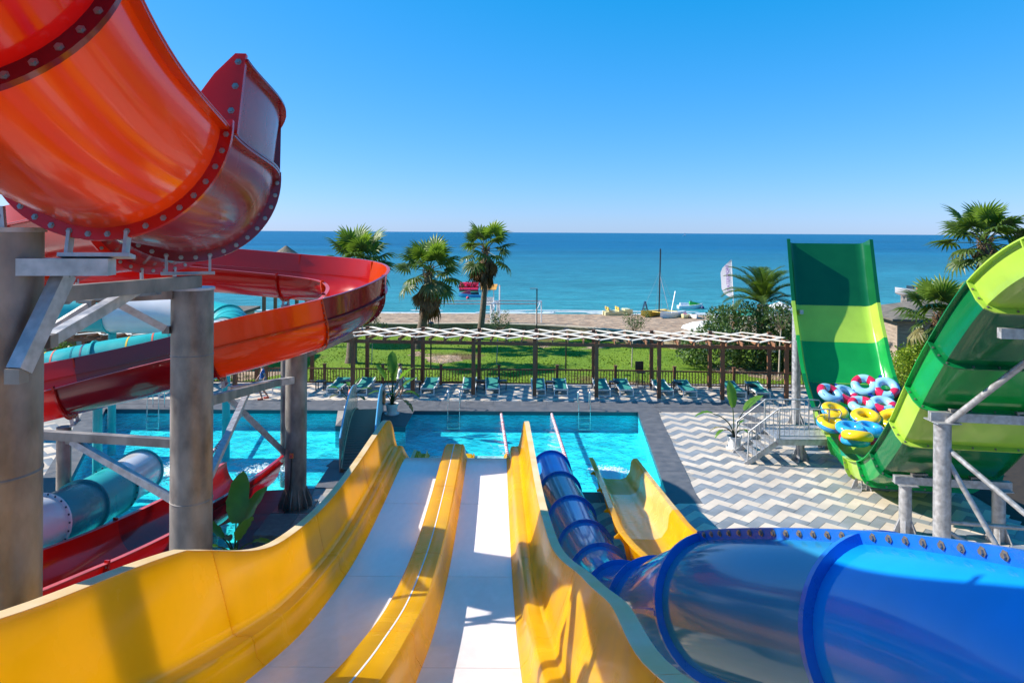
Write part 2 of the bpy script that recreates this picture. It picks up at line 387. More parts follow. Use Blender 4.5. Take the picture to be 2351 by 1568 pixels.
# --- pool water: clear, tinted, rippled
m, N, L = shader_mat('pool_water')
N.remove(N['Principled BSDF']); out = N['Material Output']
tr = N.new('ShaderNodeBsdfTransparent'); tr.inputs[0].default_value = (0.66, 0.97, 0.98, 1)
gl = N.new('ShaderNodeBsdfGlossy'); gl.inputs['Roughness'].default_value = 0.03; gl.inputs[0].default_value = (1, 1, 1, 1)
fr = N.new('ShaderNodeFresnel'); fr.inputs['IOR'].default_value = 1.33
tc = N.new('ShaderNodeTexCoord'); n1 = N.new('ShaderNodeTexNoise'); n1.inputs['Scale'].default_value = 3.2; n1.inputs['Detail'].default_value = 4; n1.inputs['Distortion'].default_value = 0.6
L.new(tc.outputs['Object'], n1.inputs['Vector'])
bp = N.new('ShaderNodeBump'); bp.inputs['Strength'].default_value = 0.9; bp.inputs['Distance'].default_value = 0.16; L.new(n1.outputs['Fac'], bp.inputs['Height'])
L.new(bp.outputs[0], gl.inputs['Normal']); L.new(bp.outputs[0], fr.inputs['Normal'])
ge = N.new('ShaderNodeNewGeometry'); iv = N.new('ShaderNodeMath'); iv.operation = 'SUBTRACT'; iv.inputs[0].default_value = 1.0; L.new(ge.outputs['Backfacing'], iv.inputs[1])
ff = N.new('ShaderNodeMath'); ff.operation = 'MULTIPLY'; L.new(fr.outputs[0], ff.inputs[0]); L.new(iv.outputs[0], ff.inputs[1])     # from below the surface stays clear, so sunlight reaches the floor
ms = N.new('ShaderNodeMixShader'); L.new(ff.outputs[0], ms.inputs[0]); L.new(tr.outputs[0], ms.inputs[1]); L.new(gl.outputs[0], ms.inputs[2]); L.new(ms.outputs[0], out.inputs[0])
# --- sea
m, N, L = shader_mat('sea')
b = N['Principled BSDF']; b.inputs['Roughness'].default_value = 0.3; b.inputs['Specular IOR Level'].default_value = 0.035
tc = N.new('ShaderNodeTexCoord'); mp = N.new('ShaderNodeMapping'); mp.inputs['Scale'].default_value = (0.35, 1.0, 1.0); L.new(tc.outputs['Object'], mp.inputs[0])
n1 = N.new('ShaderNodeTexNoise'); n1.inputs['Scale'].default_value = 0.55; n1.inputs['Detail'].default_value = 6; n1.inputs['Roughness'].default_value = 0.62
n2 = N.new('ShaderNodeTexNoise'); n2.inputs['Scale'].default_value = 0.018; n2.inputs['Detail'].default_value = 4
mp2 = N.new('ShaderNodeMapping'); mp2.inputs['Scale'].default_value = (0.2, 1.0, 1.0); L.new(tc.outputs['Object'], mp2.inputs[0])
L.new(mp.outputs[0], n1.inputs['Vector']); L.new(mp2.outputs[0], n2.inputs['Vector'])
sx = N.new('ShaderNodeSeparateXYZ'); L.new(tc.outputs['Object'], sx.inputs[0])
r1 = N.new('ShaderNodeMapRange'); r1.inputs[1].default_value = 74; r1.inputs[2].default_value = 420; L.new(sx.outputs['Y'], r1.inputs[0])   # shallow to deep
pw = N.new('ShaderNodeMath'); pw.operation = 'POWER'; pw.inputs[1].default_value = 0.55; L.new(r1.outputs[0], pw.inputs[0])
c1 = N.new('ShaderNodeMix'); c1.data_type = 'RGBA'; c1.inputs[6].default_value = (0.04, 0.25, 0.28, 1); c1.inputs[7].default_value = (0.0, 0.095, 0.20, 1); L.new(pw.outputs[0], c1.inputs[0])
c2 = N.new('ShaderNodeMix'); c2.data_type = 'RGBA'; c2.blend_type = 'MULTIPLY'; c2.inputs[0].default_value = 0.6
r2 = N.new('ShaderNodeMapRange'); r2.inputs[1].default_value = 0.3; r2.inputs[2].default_value = 0.7; r2.inputs[3].default_value = 0.6; r2.inputs[4].default_value = 1.4
L.new(n2.outputs['Fac'], r2.inputs[0]); L.new(c1.outputs[2], c2.inputs[6]); L.new(r2.outputs[0], c2.inputs[7]); c3 = N.new('ShaderNodeMix'); c3.data_type = 'RGBA'; c3.blend_type = 'MULTIPLY'; c3.inputs[0].default_value = 0.55
r4 = N.new('ShaderNodeMapRange'); r4.inputs[1].default_value = 0.33; r4.inputs[2].default_value = 0.67; r4.inputs[3].default_value = 0.55; r4.inputs[4].default_value = 1.35
L.new(n1.outputs['Fac'], r4.inputs[0]); L.new(c2.outputs[2], c3.inputs[6]); L.new(r4.outputs[0], c3.inputs[7]); L.new(c3.outputs[2], b.inputs['Base Color'])
bp = N.new('ShaderNodeBump'); bp.inputs['Strength'].default_value = 1.0; bp.inputs['Distance'].default_value = 0.9; L.new(n1.outputs['Fac'], bp.inputs['Height']); L.new(bp.outputs[0], b.inputs['Normal'])

# --- pool outline (clockwise from the far left corner), on the deck level
def g2(x, y): p = gnd(x, y); return (p.x, p.y)
POOL = [g2(243, 938), g2(776, 939), g2(770, 978), g2(931, 980), g2(934, 941), g2(1464, 944), g2(1530, 1131), g2(1330, 1129),
        (-0.9, 20.4), (-3.5, 20.6), g2(872, 1062), g2(766, 1056), g2(722, 1121), g2(604, 1127), g2(520, 1290), (-7.0, 12.2), (-10.9, 12.4), g2(92, 1240)]
def inside(p, poly):
    x, y = p; c = False
    for (x1, y1), (x2, y2) in zip(poly, poly[1:]+poly[:1]):
        if (y1 > y) != (y2 > y) and x < (x2-x1)*(y-y1)/(y2-y1)+x1: c = not c
    return c
def dist_poly(p, poly):
    p = Vector((p[0], p[1])); best = 1e9
    for a, b_ in zip(poly, poly[1:]+poly[:1]):
        a, b_ = Vector(a), Vector(b_); d = b_-a; t = max(0, min(1, (p-a).dot(d)/d.length_squared)); best = min(best, (p-a-d*t).length)
    return best
def holed(name, m, outer, holes, z, parent=None):
    bm = bmesh.new(); E = []
    for loop in [outer]+holes:
        vs = [bm.verts.new((x, y, z)) for x, y in loop]
        E += [bm.edges.new((vs[i], vs[(i+1) % len(vs)])) for i in range(len(vs))]
    bmesh.ops.triangle_fill(bm, use_beauty=True, use_dissolve=False, edges=E)
    bmesh.ops.recalc_face_normals(bm, faces=bm.faces)
    for f in bm.faces:
        if f.normal.z < 0: f.normal_flip()
    me = bpy.data.meshes.new(name); bm.to_mesh(me); bm.free()
    return obj(name, me, m, parent)
# ground: flat by the pool, falling to the beach and on under the sea
BACK = -40.0
ground = holed('ground', 'grout', [(-400, BACK), (400, BACK), (400, 34.9), (-400, 34.9)], [POOL], -0.004)
tag(ground, kind='structure')
prof = [(34.9, -0.004), (54, -0.02), (60, -0.25), (68, -0.75), (75, -1.22), (84, -1.7), (130, -4), (60000, -5)]
def beach_z(y):
    for (y0, z0), (y1, z1) in zip(prof, prof[1:]):
        if y0 <= y <= y1: return z0+(z1-z0)*(y-y0)/(y1-y0)
    return -5
b = MB(); xs = [-60000, -400, -60]+[-60+4*i for i in range(1, 31)]+[400, 60000]
ys = [34.9, 44, 54]+[54+1.5*i for i in range(1, 20)]+[130, 60000]
vs = [(x, y, beach_z(y)+(random.uniform(-0.05, 0.05) if 56 < y < 74 and abs(x) < 62 else 0)) for y in ys for x in xs]
fs = [(j*len(xs)+i, j*len(xs)+i+1, (j+1)*len(xs)+i+1, (j+1)*len(xs)+i) for j in range(len(ys)-1) for i in range(len(xs)-1)]
b.add(vs, fs); tag(b.build('beach', 'sand', smooth=True), kind='structure')
b = MB(); b.add([(-70000, 66, -1.2), (70000, 66, -1.2), (70000, 60000, -1.2), (-70000, 60000, -1.2)], [(0, 1, 2, 3)]); tag(b.build('sea', 'sea'), kind='structure')
# lawn with a slight undulation
b = MB(); xs = [-60+2*i for i in range(66)]; ys = [34.95+1.0*i for i in range(20)]
vs = [(x, y, 0.03+0.05*math.sin(x*0.35)*math.sin(y*0.5+x*0.1)+0.02*math.sin(x*1.3+y)) for y in ys for x in xs]
fs = [(j*len(xs)+i, j*len(xs)+i+1, (j+1)*len(xs)+i+1, (j+1)*len(xs)+i) for j in range(len(ys)-1) for i in range(len(xs)-1) if not (xs[i] > 7.9 and ys[j] > 45.4)]
b.add(vs, fs); tag(b.build('lawn', 'lawn', smooth=True), kind='structure')
# grass blades on the lawn
b = MB(); rg = random.Random(3)
for i in range(26000):
    x = rg.uniform(-22, 20); y = 35.0+18.5*rg.random()**1.3
    if x > 8 and y > 45.9: continue
    h = rg.uniform(0.03, 0.07); a = rg.uniform(0, 6.28); w = rg.uniform(0.03, 0.06); z = 0.02+0.05*math.sin(x*0.35)*math.sin(y*0.5+x*0.1)
    c, s = math.cos(a)*w, math.sin(a)*w
    b.add([(x-c, y-s, z), (x+c, y+s, z), (x+rg.uniform(-.05, .05), y+rg.uniform(-.05, .05), z+h)], [(0, 1, 2)])
tag(b.build('grass', 'lawn'), 'short green grass blades over the lawn', 'grass', kind='stuff')
# pool basin
b = MB(); n = len(POOL); DEPTH = -0.85
b.add([(x, y, 0.0) for x, y in POOL]+[(x, y, -0.2) for x, y in POOL], [((i+1) % n, i, n+i, n+(i+1) % n) for i in range(n)])
rim = b.build('pool_edge', 'basin_edge'); tag(rim, kind='structure')
b = MB(); b.add([(x, y, -0.2) for x, y in POOL]+[(x, y, DEPTH) for x, y in POOL], [((i+1) % n, i, n+i, n+(i+1) % n) for i in range(n)])
tag(b.build('pool_wall', 'basin'), kind='structure')
tag(holed('pool_floor', 'basin', POOL, [], DEPTH), kind='structure')
wat = holed('pool_water', 'pool_water', POOL, [], -0.13); tag(wat, kind='structure')

# --- paving: herringbone of rectangular tiles in light and dark zigzag bands
deck = MB(); deckroot = thing('deck_paving', None, None, (8, 22, 0), flat=True); tag(deckroot, kind='structure')
W_ = 0.29; TH = R(-43.7); ca, sa = math.cos(TH), math.sin(TH)
def rot2(x, y): return (x*ca-y*sa, x*sa+y*ca)
BAND = [(-60, 29.75), (11.2, 29.75), (10.2, 31.05), (-60, 31.05)]           # plain grey strip between pool and pergola
GREY2 = [[(6.0+4.2, 25.4), (12.0, 25.4), (12.0, 26.4), (10.0, 26.6)]]
DECKS = [(-30, 13.2, 33.9, 14.9)]
cands = []
FIX = Vector(g2(1700, 1240))
def on_deck(x, y):
    if y > 34.75 or y < 9: return False
    if inside((x, y), POOL): return False
    if y > 27 and not (31.15 < y): 
        if x < 6.2 or (29.75 < y < 31.1 and x < 11.4): return False
    d = dist_poly((x, y), POOL)
    if d < 0.86 and y > 18 and x > 3.0: return False
    if d < 0.62 and x <= 3.0: return False
    if x > 12.6+0.55*(22-y)*0.5 and y < 23: return False
    return -24 < x < 15
for i in range(-110, 110):
    for j in range(-140, 140):
        ox = 2*W_*i-W_*j; oy = 2*W_*i+W_*j
        for (a0, b0, a1, b1) in ((0, 0, 2*W_, W_), (2*W_, 0, 3*W_, 2*W_)):
            cx, cy = rot2(ox+(a0+a1)/2, oy+(b0+b1)/2); cx += FIX.x; cy += FIX.y
            if not on_deck(cx, cy): continue
            cands.append((cx, cy, a1-a0 > b1-b0, j % 2))
def visible_rank(t):
    x, y = t[0], t[1]
    px = 1175+x*FPX/y; py = 534+EYE*FPX/y
    vis = 1380 < px < 2300 and 930 < py < 1290 and x > 4.4
    return (0 if vis else 1, y)
cands.sort(key=visible_rank)
gap = 0.006
def tile_mesh(name, dx, dy, m):
    b = MB(); t = 0.016; h = 0.012; e = 0.004
    b.add([(sx*(dx/2-gap/2), sy*(dy/2-gap/2), -t) for sx, sy in ((-1, -1), (1, -1), (1, 1), (-1, 1))] +
          [(sx*(dx/2-gap/2), sy*(dy/2-gap/2), h-e) for sx, sy in ((-1, -1), (1, -1), (1, 1), (-1, 1))] +
          [(sx*(dx/2-gap/2-e), sy*(dy/2-gap/2-e), h) for sx, sy in ((-1, -1), (1, -1), (1, 1), (-1, 1))],
          [(8, 9, 10, 11)]+[(i, (i+1) % 4, 4+(i+1) % 4, 4+i) for i in range(4)]+[(4+i, 4+(i+1) % 4, 8+(i+1) % 4, 8+i) for i in range(4)])
    me = b.mesh(name); me.materials.append(MATS[m]); return me
TM = {(l, d): tile_mesh('tile', 2*W_ if l else W_, W_ if l else 2*W_, 'tile_dark' if d else 'tile_light') for l in (True, False) for d in (0, 1)}
far = {0: MB(), 1: MB()}; rt = random.Random(5)
for k, (cx, cy, lng, dk) in enumerate(cands):
    dz = rt.uniform(-0.0015, 0.0015)
    if k < 300:
        o = bpy.data.objects.new('tile', TM[(lng, dk)]); COL.objects.link(o); o.parent = deckroot
        o.matrix_parent_inverse = Matrix.Translation(-Vector(deckroot.location)); o.location = (cx, cy, dz); o.rotation_euler = (0, 0, TH)
    else:
        me = TM[(lng, dk)]; q = []
        for v in me.vertices:
            x, y = rot2(v.co.x, v.co.y); q.append((cx+x, cy+y, v.co.z+dz))
        far[dk].add(q, [tuple(p.vertices) for p in me.polygons])
tag(far[0].build('light_tile_field', 'tile_light', deckroot), kind='stuff'); tag(far[1].build('dark_tile_field', 'tile_dark', deckroot), kind='stuff')
# grey slabs: coping round the pool and the strip in front of the pergola
cop = thing('pool_coping', None, None, (2, 28.9, 0), flat=True); tag(cop, kind='structure')
def coping(a, b_, w, step=0.9, out=1):
    a, b_ = Vector(a), Vector(b_); d = (b_-a); L_ = d.length; d.normalize(); nrm = Vector((d.y, -d.x))*out
    k = max(1, round(L_/step))
    for i in range(k):
        p = a+d*(L_*i/k+0.004); q = a+d*(L_*(i+1)/k-0.004); z = 0.014+random.uniform(-.001, .001)
        mb = MB(); pts = [p, q, q+nrm*w, p+nrm*w]
        mb.add([(v.x, v.y, -0.02) for v in pts]+[(v.x, v.y, z) for v in pts], [(4, 5, 6, 7) if out < 0 else (7, 6, 5, 4), (0, 1, 5, 4), (1, 2, 6, 5), (2, 3, 7, 6), (3, 0, 4, 7)])
        mb.build('coping_slab', 'coping', cop)
coping(POOL[5], POOL[6], 0.86, out=-1)
coping((POOL[0][0], POOL[0][1]), (POOL[1][0], POOL[1][1]), 0.75, 1.2, out=-1)
coping((POOL[4][0], POOL[4][1]), (POOL[5][0]+0.86, POOL[5][1]), 0.75, 1.2, out=-1)
coping((POOL[6][0]+0.86, POOL[6][1]-0.02), (POOL[7][0]-1.4, POOL[7][1]-0.02), 0.8, 0.9, out=-1)
coping((POOL[17][0], POOL[17][1]), (POOL[0][0], POOL[0][1]), 0.8, 0.9, out=-1)
# wide plain strip
for i in range(26):
    x0 = -20+i*1.2
    for y0, y1 in ((29.35, 30.2), (30.22, 31.1)):
        mb = MB(); mb.box((x0+0.6, (y0+y1)/2, 0.0), (1.192, y1-y0-0.008, 0.026+random.uniform(0, .002))); mb.build('strip_slab', 'coping', cop)
# far peninsula carrying the bridge and the two pots
pen = MB()
for k in range(4):
    xa = POOL[2][0]+(POOL[3][0]-POOL[2][0])*k/4; xb = POOL[2][0]+(POOL[3][0]-POOL[2][0])*(k+1)/4
    mb = MB(); mb.add([(xa+.004, POOL[2][1], -0.02), (xb-.004, POOL[2][1], -0.02), (xb-.004, 29.33, -0.02), (xa+.004, 29.33, -0.02), (xa+.004, POOL[2][1], .015), (xb-.004, POOL[2][1], .015), (xb-.004, 29.33, .015), (xa+.004, 29.33, .015)],
                     [(4, 5, 6, 7), (0, 1, 5, 4), (1, 2, 6, 5), (2, 3, 7, 6), (3, 0, 4, 7)]); mb.build('coping_slab', 'coping', cop)
# two plain grey infill slabs in the zigzag field
for quad in (((1692, 954), (1722, 954), (1758, 968), (1731, 970)), ((1701, 973), (1760, 972), (1766, 1014), (1735, 990))):
    q = [gnd(x, y) for x, y in quad]; mb = MB(); mb.add([(p.x, p.y, .017) for p in q[::-1]]+[(p.x, p.y, .002) for p in q[::-1]], [(0, 1, 2, 3), (4, 5, 1, 0), (5, 6, 2, 1), (6, 7, 3, 2), (7, 4, 0, 3)]); mb.build('infill_slab', 'coping', cop)
# near platform left of the racing slide
A, B_, C_, D_ = POOL[11], POOL[12], POOL[13], POOL[14]
coping(C_, D_, 0.75, 0.9, out=-1); coping(B_, C_, 0.62, 0.9, out=-1); coping(A, B_, 0.62, 0.9, out=-1); coping(POOL[10], A, 0.6, 0.9, out=-1)
# ================================================================== red spiral flume
def ring_plate(F0, outline_in, outline_out, th):
    """flat plate between two open outlines (same count), square to the path at frame F0"""
    p, t, s, u = F0; mb = MB(); n = len(outline_in); vs = []
    for d in (-th/2, th/2):
        for o_ in (outline_in, outline_out): vs += [p+t*d+s*a+u*b_ for a, b_ in o_]
    fs = []
    for k in range(n-1):
        fs += [(k, k+1, n+k+1, n+k), (2*n+k+1, 2*n+k, 3*n+k, 3*n+k+1), (n+k, n+k+1, 3*n+k+1, 3*n+k), (k+1, k, 2*n+k, 2*n+k+1)]
    fs += [(0, n, 3*n, 2*n), (n-1, 2*n+n-1, 3*n+n-1, 2*n-1)]
    mb.add(vs, fs); return mb
def ring_full(F0, r0, r1, th, n=40):
    p, t, s, u = F0; mb = MB(); vs = []; fs = []
    for k in range(n):
        a = 2*math.pi*k/n; d = s*math.cos(a)+u*math.sin(a)
        vs += [p+d*r0-t*th/2, p+d*r1-t*th/2, p+d*r1+t*th/2, p+d*r0+t*th/2]
    for k in range(n):
        k2 = (k+1) % n
        for j in range(4): fs.append((k*4+j, k*4+(j+1) % 4, k2*4+(j+1) % 4, k2*4+j))
    mb.add(vs, fs); return mb
RI, RO = 0.82, 0.85
U_IN = arc(RI, 180, 360, 24); U_OUT = arc(RO, 180, 360, 24)
def u_outline():
    return [(-RO-.07, 0), (-RO-.07, -.022)]+[(a, min(b_, -.022)) for a, b_ in U_OUT]+[(RO+.07, -.022), (RO+.07, 0)]+U_IN[::-1]
def ext_outline(sgn, h):
    q = [(RI+.005, .004), (RI+.035, h*.5), (RI+.07, h), (RI+.165, h), (RI+.165, h-.022), (RI+.095, h-.022), (RI+.06, h*.5), (RI+.032, .026), (RO+.075, .026), (RO+.075, .004)]
    return [(a*sgn, b_) for a, b_ in q] if sgn > 0 else [(a*sgn, b_) for a, b_ in q][::-1]
RED = [(-2.3, 0.6, 10.6), (-3.04, 3.6, 9.16), (-3.23, 5.5, 8.54), (-3.5, 7.4, 8.3), (-4.9, 9.4, 8.04), (-7.4, 11.2, 7.75), (-10.5, 12.6, 7.45),
       (-13.2, 15.2, 7.1), (-13.6, 19.4, 6.85), (-11.3, 22.5, 6.6), (-7.5, 22.9, 6.28), (-5.3, 22.0, 6.1), (-4.65, 20.1, 5.82), (-5.4, 18.2, 5.38),
       (-7.5, 17.25, 4.82), (-10.9, 16.7, 4.0), (-13.6, 15.2, 3.5), (-14.8, 12.6, 3.0), (-13.4, 10.0, 2.5), (-11.0, 9.4, 2.1), (-9.3, 10.8, 1.72),
       (-8.55, 13.2, 1.35), (-8.2, 15.6, 1.02), (-7.9, 18.2, 0.80), (-7.8, 20.7, 0.68)]
REDC = ['red_gel', 'sunglow_red_gel', 'wine_gel', 'maroon_gel', 'red_gel', 'sunglow_red_gel', 'red_gel', 'sunglow_red_gel', 'red_gel', 'red_gel', 'red_gel', 'sunglow_red_gel',
        'maroon_gel', 'sunglow_red_gel', 'maroon_gel', 'red_gel', 'red_gel', 'maroon_gel', 'red_gel', 'red_gel', 'red_gel', 'red_gel', 'maroon_gel', 'red_gel']
NS = 12
rp_ = catmull(RED, NS); RF = frames(rp_)
red = thing('spiral_slide', 'glossy red, orange-glowing open spiral slide carried on grey steel pillars', 'water slide', (-4.9, 10.4, 0), flat=True)
EXT = {}                       # segment -> (side, height)
for k in (2, 3, 4, 5): EXT[k] = (1, 0.68)
for k in (9, 10, 11, 12, 13): EXT[k] = (-1, 0.62)
for k in (14, 15): EXT[k] = (1, 0.42)
for k in (22, 23): EXT[k] = (1, 0.25)
for k in range(len(RED)-1):
    i0, i1 = k*NS, (k+1)*NS; F = RF[i0:i1+1]; c = REDC[k]
    shell = loft(MB(), F, u_outline()); sec = shell.build('trough_section', c, red, smooth=True)
    for sg in (-1, 1):
        if k in EXT and EXT[k][0] == sg: continue
        rb = loft(MB(), F, [(sg*(RI-.002), .002), (sg*(RO+.075), .002), (sg*(RO+.075), .010), (sg*(RI-.002), .010)][::sg]); rb.build('rim', 'rim_red', sec, smooth=True)
    if k in EXT:
        sg, h = EXT[k]
        def pf(i, sg=sg, h=h, k=k):
            hh = h
            if k == 13: hh = h
            return ext_outline(sg, hh)
        FF = F if k != 2 else F[1:]
        e = loft(MB(), FF, (lambda i: pf(i+1)) if k == 2 else pf); ex = e.build('side_extension', c if k != 12 else 'maroon_gel', red, smooth=True)
    if k == 2:                             # upright end flange where the high side wall starts
        p, t, s, u = RF[i0+1]; h = .72
        mb = MB(); pts = [(RI-.02, .0), (RO+.09, .0), (RI+.15, h), (RI+.06, h), (RI-.10, h*.74), (RI-.22, h*.46), (RI-.15, h*.3), (RI-.06, h*.12)]
        n_ = len(pts); mb.add([p+t*d+s*a+u*b_ for d in (-.025, .025) for a, b_ in pts], [tuple(range(n_))[::-1], tuple(range(n_, 2*n_))]+[(j, (j+1) % n_, n_+(j+1) % n_, n_+j) for j in range(n_)])
        fe = mb.build('extension_flange', 'red_gel', red)
        for q in ((RI+.06, .2), (RI+.08, .42), (RI+.09, .64)): put_bolt(fe, p+s*q[0]+u*q[1]-t*.025, -t, s=1.0)
    # joint flange with bolts
    if k > 0:
        F0 = RF[i0]
        fl = ring_plate(F0, arc(RO-.004, 176, 364, 36), arc(RO+.095, 176, 364, 36), .045).build('flange', 'maroon_gel' if k in (1, 3, 14) else 'red_gel' if k in (2, 4) else REDC[k], red, smooth=True)
        p, t, s, u = F0
        if k in (1, 2, 3, 4, 10, 11, 12, 13, 14, 15, 20, 21, 22):
            nb = 20 if k < 5 else 13
            for j in range(nb):
                a = R(184+172*j/(nb-1)); d = s*math.cos(a)+u*math.sin(a)
                put_bolt(fl, p+d*(RO+.05)-t*.0225*(1 if k < 11 or k > 19 else -1), -t if (k < 11 or k > 19) else t, s=.85 if k < 5 else 0.75)
    if k in EXT and k > 0 and k != 2:      # upright flange on the extension
        sg, h = EXT[k]; p, t, s, u = RF[i0]
        mb = MB(); mb.add([p+t*d+s*sg*a+u*b_ for d in (-.02, .02) for a, b_ in ((RI+.03, .0), (RO+.08, .0), (RI+.125, h), (RI+.03, h))],
                         [(0, 1, 2, 3), (7, 6, 5, 4), (0, 4, 5, 1), (1, 5, 6, 2), (2, 6, 7, 3), (3, 7, 4, 0)]); fe = mb.build('extension_flange', REDC[k], red)
        for j in range(4): put_bolt(fe, p+s*sg*(RO+.06)+u*(.1+h*.22*j)+t*.02, t, s=.8)
# ------------------------------------------------------------------ pillars
def pillar(p, top, r_, label, foot=True):
    T = thing('steel_pillar', label, 'pillar', (p[0], p[1], 0), 0, 'steel pillars of the spiral slide')
    mb = MB(); mb.lathe([(r_, 0.02), (r_, top)], 40); sh = mb.build('shaft', 'galv_dark', T, smooth=True)
    mb = MB(); mb.lathe([(0.001, top), (r_*1.06, top), (r_*1.06, top+.035), (0.001, top+.035)], 40); mb.build('cap_plate', 'galv', T, smooth=True)
    mb = MB(); mb.add([(-.06, -.015, top+.035), (.06, -.015, top+.035), (.045, -.015, top+.2), (-.045, -.015, top+.2), (-.06, .015, top+.035), (.06, .015, top+.035), (.045, .015, top+.2), (-.045, .015, top+.2)],
                     [(0, 1, 2, 3), (7, 6, 5, 4), (0, 4, 5, 1), (1, 5, 6, 2), (2, 6, 7, 3), (3, 7, 4, 0)]); lug = mb.build('lifting_lug', 'galv', T)
    mb = MB(); mb.tube([(0, -.02, top+.12), (0, .02, top+.12)], .026, 12); mb.build('eye', 'dark_bolt', lug)
    z = 0.7
    for q in range(int(top//2.2)):
        mb = MB(); mb.lathe([(r_-.001, 0), (r_+.006, .008), (r_+.006, .02), (r_-.001, .028)], 40, (0, 0, 1.4+2.2*q)); mb.build('weld_seam', 'galv_dark', T, smooth=True)
    if foot:
        mb = MB(); mb.box((0, 0, .035), (r_*3.4, r_*3.4, .05)); mb.build('base_plate', 'galv_dark', T)
        for k in range(12):
            a = 2*math.pi*k/12; d = Vector((math.cos(a), math.sin(a), 0)); s = Vector((-d.y, d.x, 0))*.012; z0 = .06
            a0, a1, h = r_-.005, r_*1.6, .55
            pts = [d*a0+Vector((0, 0, z0)), d*a1+Vector((0, 0, z0)), d*(a1)+Vector((0, 0, z0+.12)), d*a0+Vector((0, 0, z0+h))]
            mb = MB(); mb.add([q-s for q in pts]+[q+s for q in pts], [(0, 1, 2, 3), (7, 6, 5, 4), (0, 4, 5, 1), (1, 5, 6, 2), (2, 6, 7, 3), (3, 7, 4, 0)]); mb.build('gusset', 'galv_dark', T)
    return T
PL1 = (-3.99, 5.3); PL2 = (-4.86, 10.4); PL3 = (-5.98, 19.0)
p1 = pillar(PL1, 7.68, 0.30, 'stained thick steel pillar right under the highest orange-glowing section')
p2 = pillar(PL2, 6.80, 0.30, 'dark steel pillar with a lifting lug, between the red slide and yellow slide')
p3 = pillar(PL3, 4.35, 0.29, 'steel pillar with finned foot standing on the platform by the bridge')
# orange emergency button on the third pillar
es = thing('emergency_button', 'small orange button box with black cable on the finned pillar', 'button', (PL3[0]-.02, PL3[1]-.31, 0), 0)
mb = MB(); mb.box((0, 0, 1.55), (.10, .05, .13)); mb.build('box', 'ring_orange', es); mb = MB(); mb.tube([(0, -.01, 1.48), (-.02, .0, .9), (-.05, .0, .62), (-.1, -.26, .06)], .016, 8); mb.build('cable', 'black_plastic', es)
mb = MB(); mb.tube([(0, -.025, 1.55), (0, -.06, 1.55)], .025, 12); mb.build('push_knob', 'hull_red', es)
# ------------------------------------------------------------------ steel arms of the spiral slide
arms = thing('slide_support_frame', 'galvanised steel arms and braces bolted between the pillars and red slide', 'steel frame', (-4.4, 8, 0), flat=True)
def arm(a, b_, w, h, m='galv_dark', w2=None):
    a, b_ = Vector(a), Vector(b_); mb = MB(); mb.bar(a, b_, w, h); return mb.build('arm', m, arms)
def brace(a, b_, w=.12, m='galv'):
    mb = MB(); mb.bar(a, b_, w, w); o = mb.build('brace', m, arms)
    for e, f in ((a, b_), (b_, a)):
        d = (Vector(f)-Vector(e)).normalized(); mb = MB(); c = Vector(e)-d*.04
        mb.bar(c-Vector((0, .05, 0)), c+Vector((0, .05, 0)), .11, .11); mb.build('pin_joint', 'galv_dark', o)
    return o
def saddle(i, w=.42):
    """bracket under a flange: two cheeks on a channel"""
    p, t, s, u = RF[i]; bot = p-u*(RO+.095)
    mb = MB()
    for sg in (-1, 1): mb.bar(bot+s*sg*w*.5-u*.11, bot+s*sg*w*.5+u*(.07), .025, .08, up=t)
    mb.bar(bot-s*w*.62-u*.12, bot+s*w*.62-u*.12, .12, .03, up=u); o = mb.build('saddle', 'galv', arms)
    return bot-u*.135
sB = saddle(2*NS); sC = saddle(3*NS); sD = saddle(4*NS); sE = saddle(5*NS); sM = saddle(14*NS); sN = saddle(15*NS); sK = saddle(12*NS); sJ = saddle(10*NS)
arm((PL1[0]+.2, PL1[1]-.1, sB.z-.07), (sB.x+.12, sB.y, sB.z-.07), .13, .13, 'galv')
brace(at(44, 850, 5.0), at(148, 630, 5.4), .12)
arm((PL1[0]+.2, PL1[1]+.22, sC.z-.06), (sC.x+.1, sC.y, sC.z-.07), .11, .13)
brace(at(118, 778, 5.75), at(312, 664, 6.95), .10)
arm(at(395, 675, 10.2), at(180, 684, 9.55), .12, .15); brace(at(378, 754, 10.2), at(276, 700, 9.85), .10)
arm((sD.x, sD.y, sD.z-.08), at(180, 684, 9.55), .10, .13); arm((sE.x+.1, sE.y, sE.z-.07), at(150, 688, 9.5), .10, .13)
brace(at(92, 770, 8.9), at(200, 702, 9.4), .08); arm((PL1[0]-.1, PL1[1]+.28, 6.2), at(88, 776, 8.9), .10, .12)
lo = Vector((-9.6, 11.2, 4.45)); arm((PL2[0]-.28, PL2[1]+.02, 4.46), lo, .12, .13); brace((PL2[0]-.28, PL2[1]-.02, 3.62), (-6.9, 10.75, 4.38), .10)
mb = MB(); mb.tube([(lo.x, lo.y, 0.02), (lo.x, lo.y, 4.5)], .16, 24); mb.build('prop_post', 'galv_dark', arms, smooth=True)
mb = MB(); mb.tube([(-10.9, 16.65, 0.02), (-10.9, 16.65, 2.9)], .16, 24); mb.build('prop_post', 'galv_dark', arms, smooth=True)
arm((PL2[0]+.05, PL2[1]+.28, 5.02), (sM.x+1.25, sM.y+.35, sM.z+.02), .13, .16); brace((PL2[0]+.1, PL2[1]+.27, 3.75), (-5.9, 15.3, 4.1), .11)
arm((PL3[0], PL3[1]-.28, 3.62), (sM.x+.1, sM.y, sM.z-.12), .15, .18, 'galv'); brace((PL3[0]-.28, PL3[1], 1.5), (-7.35, 17.6, 3.45), .13)
arm((PL3[0]+.1, PL3[1]+.2, 4.2), (sK.x-.1, sK.y, sK.z-.12), .14, .18)
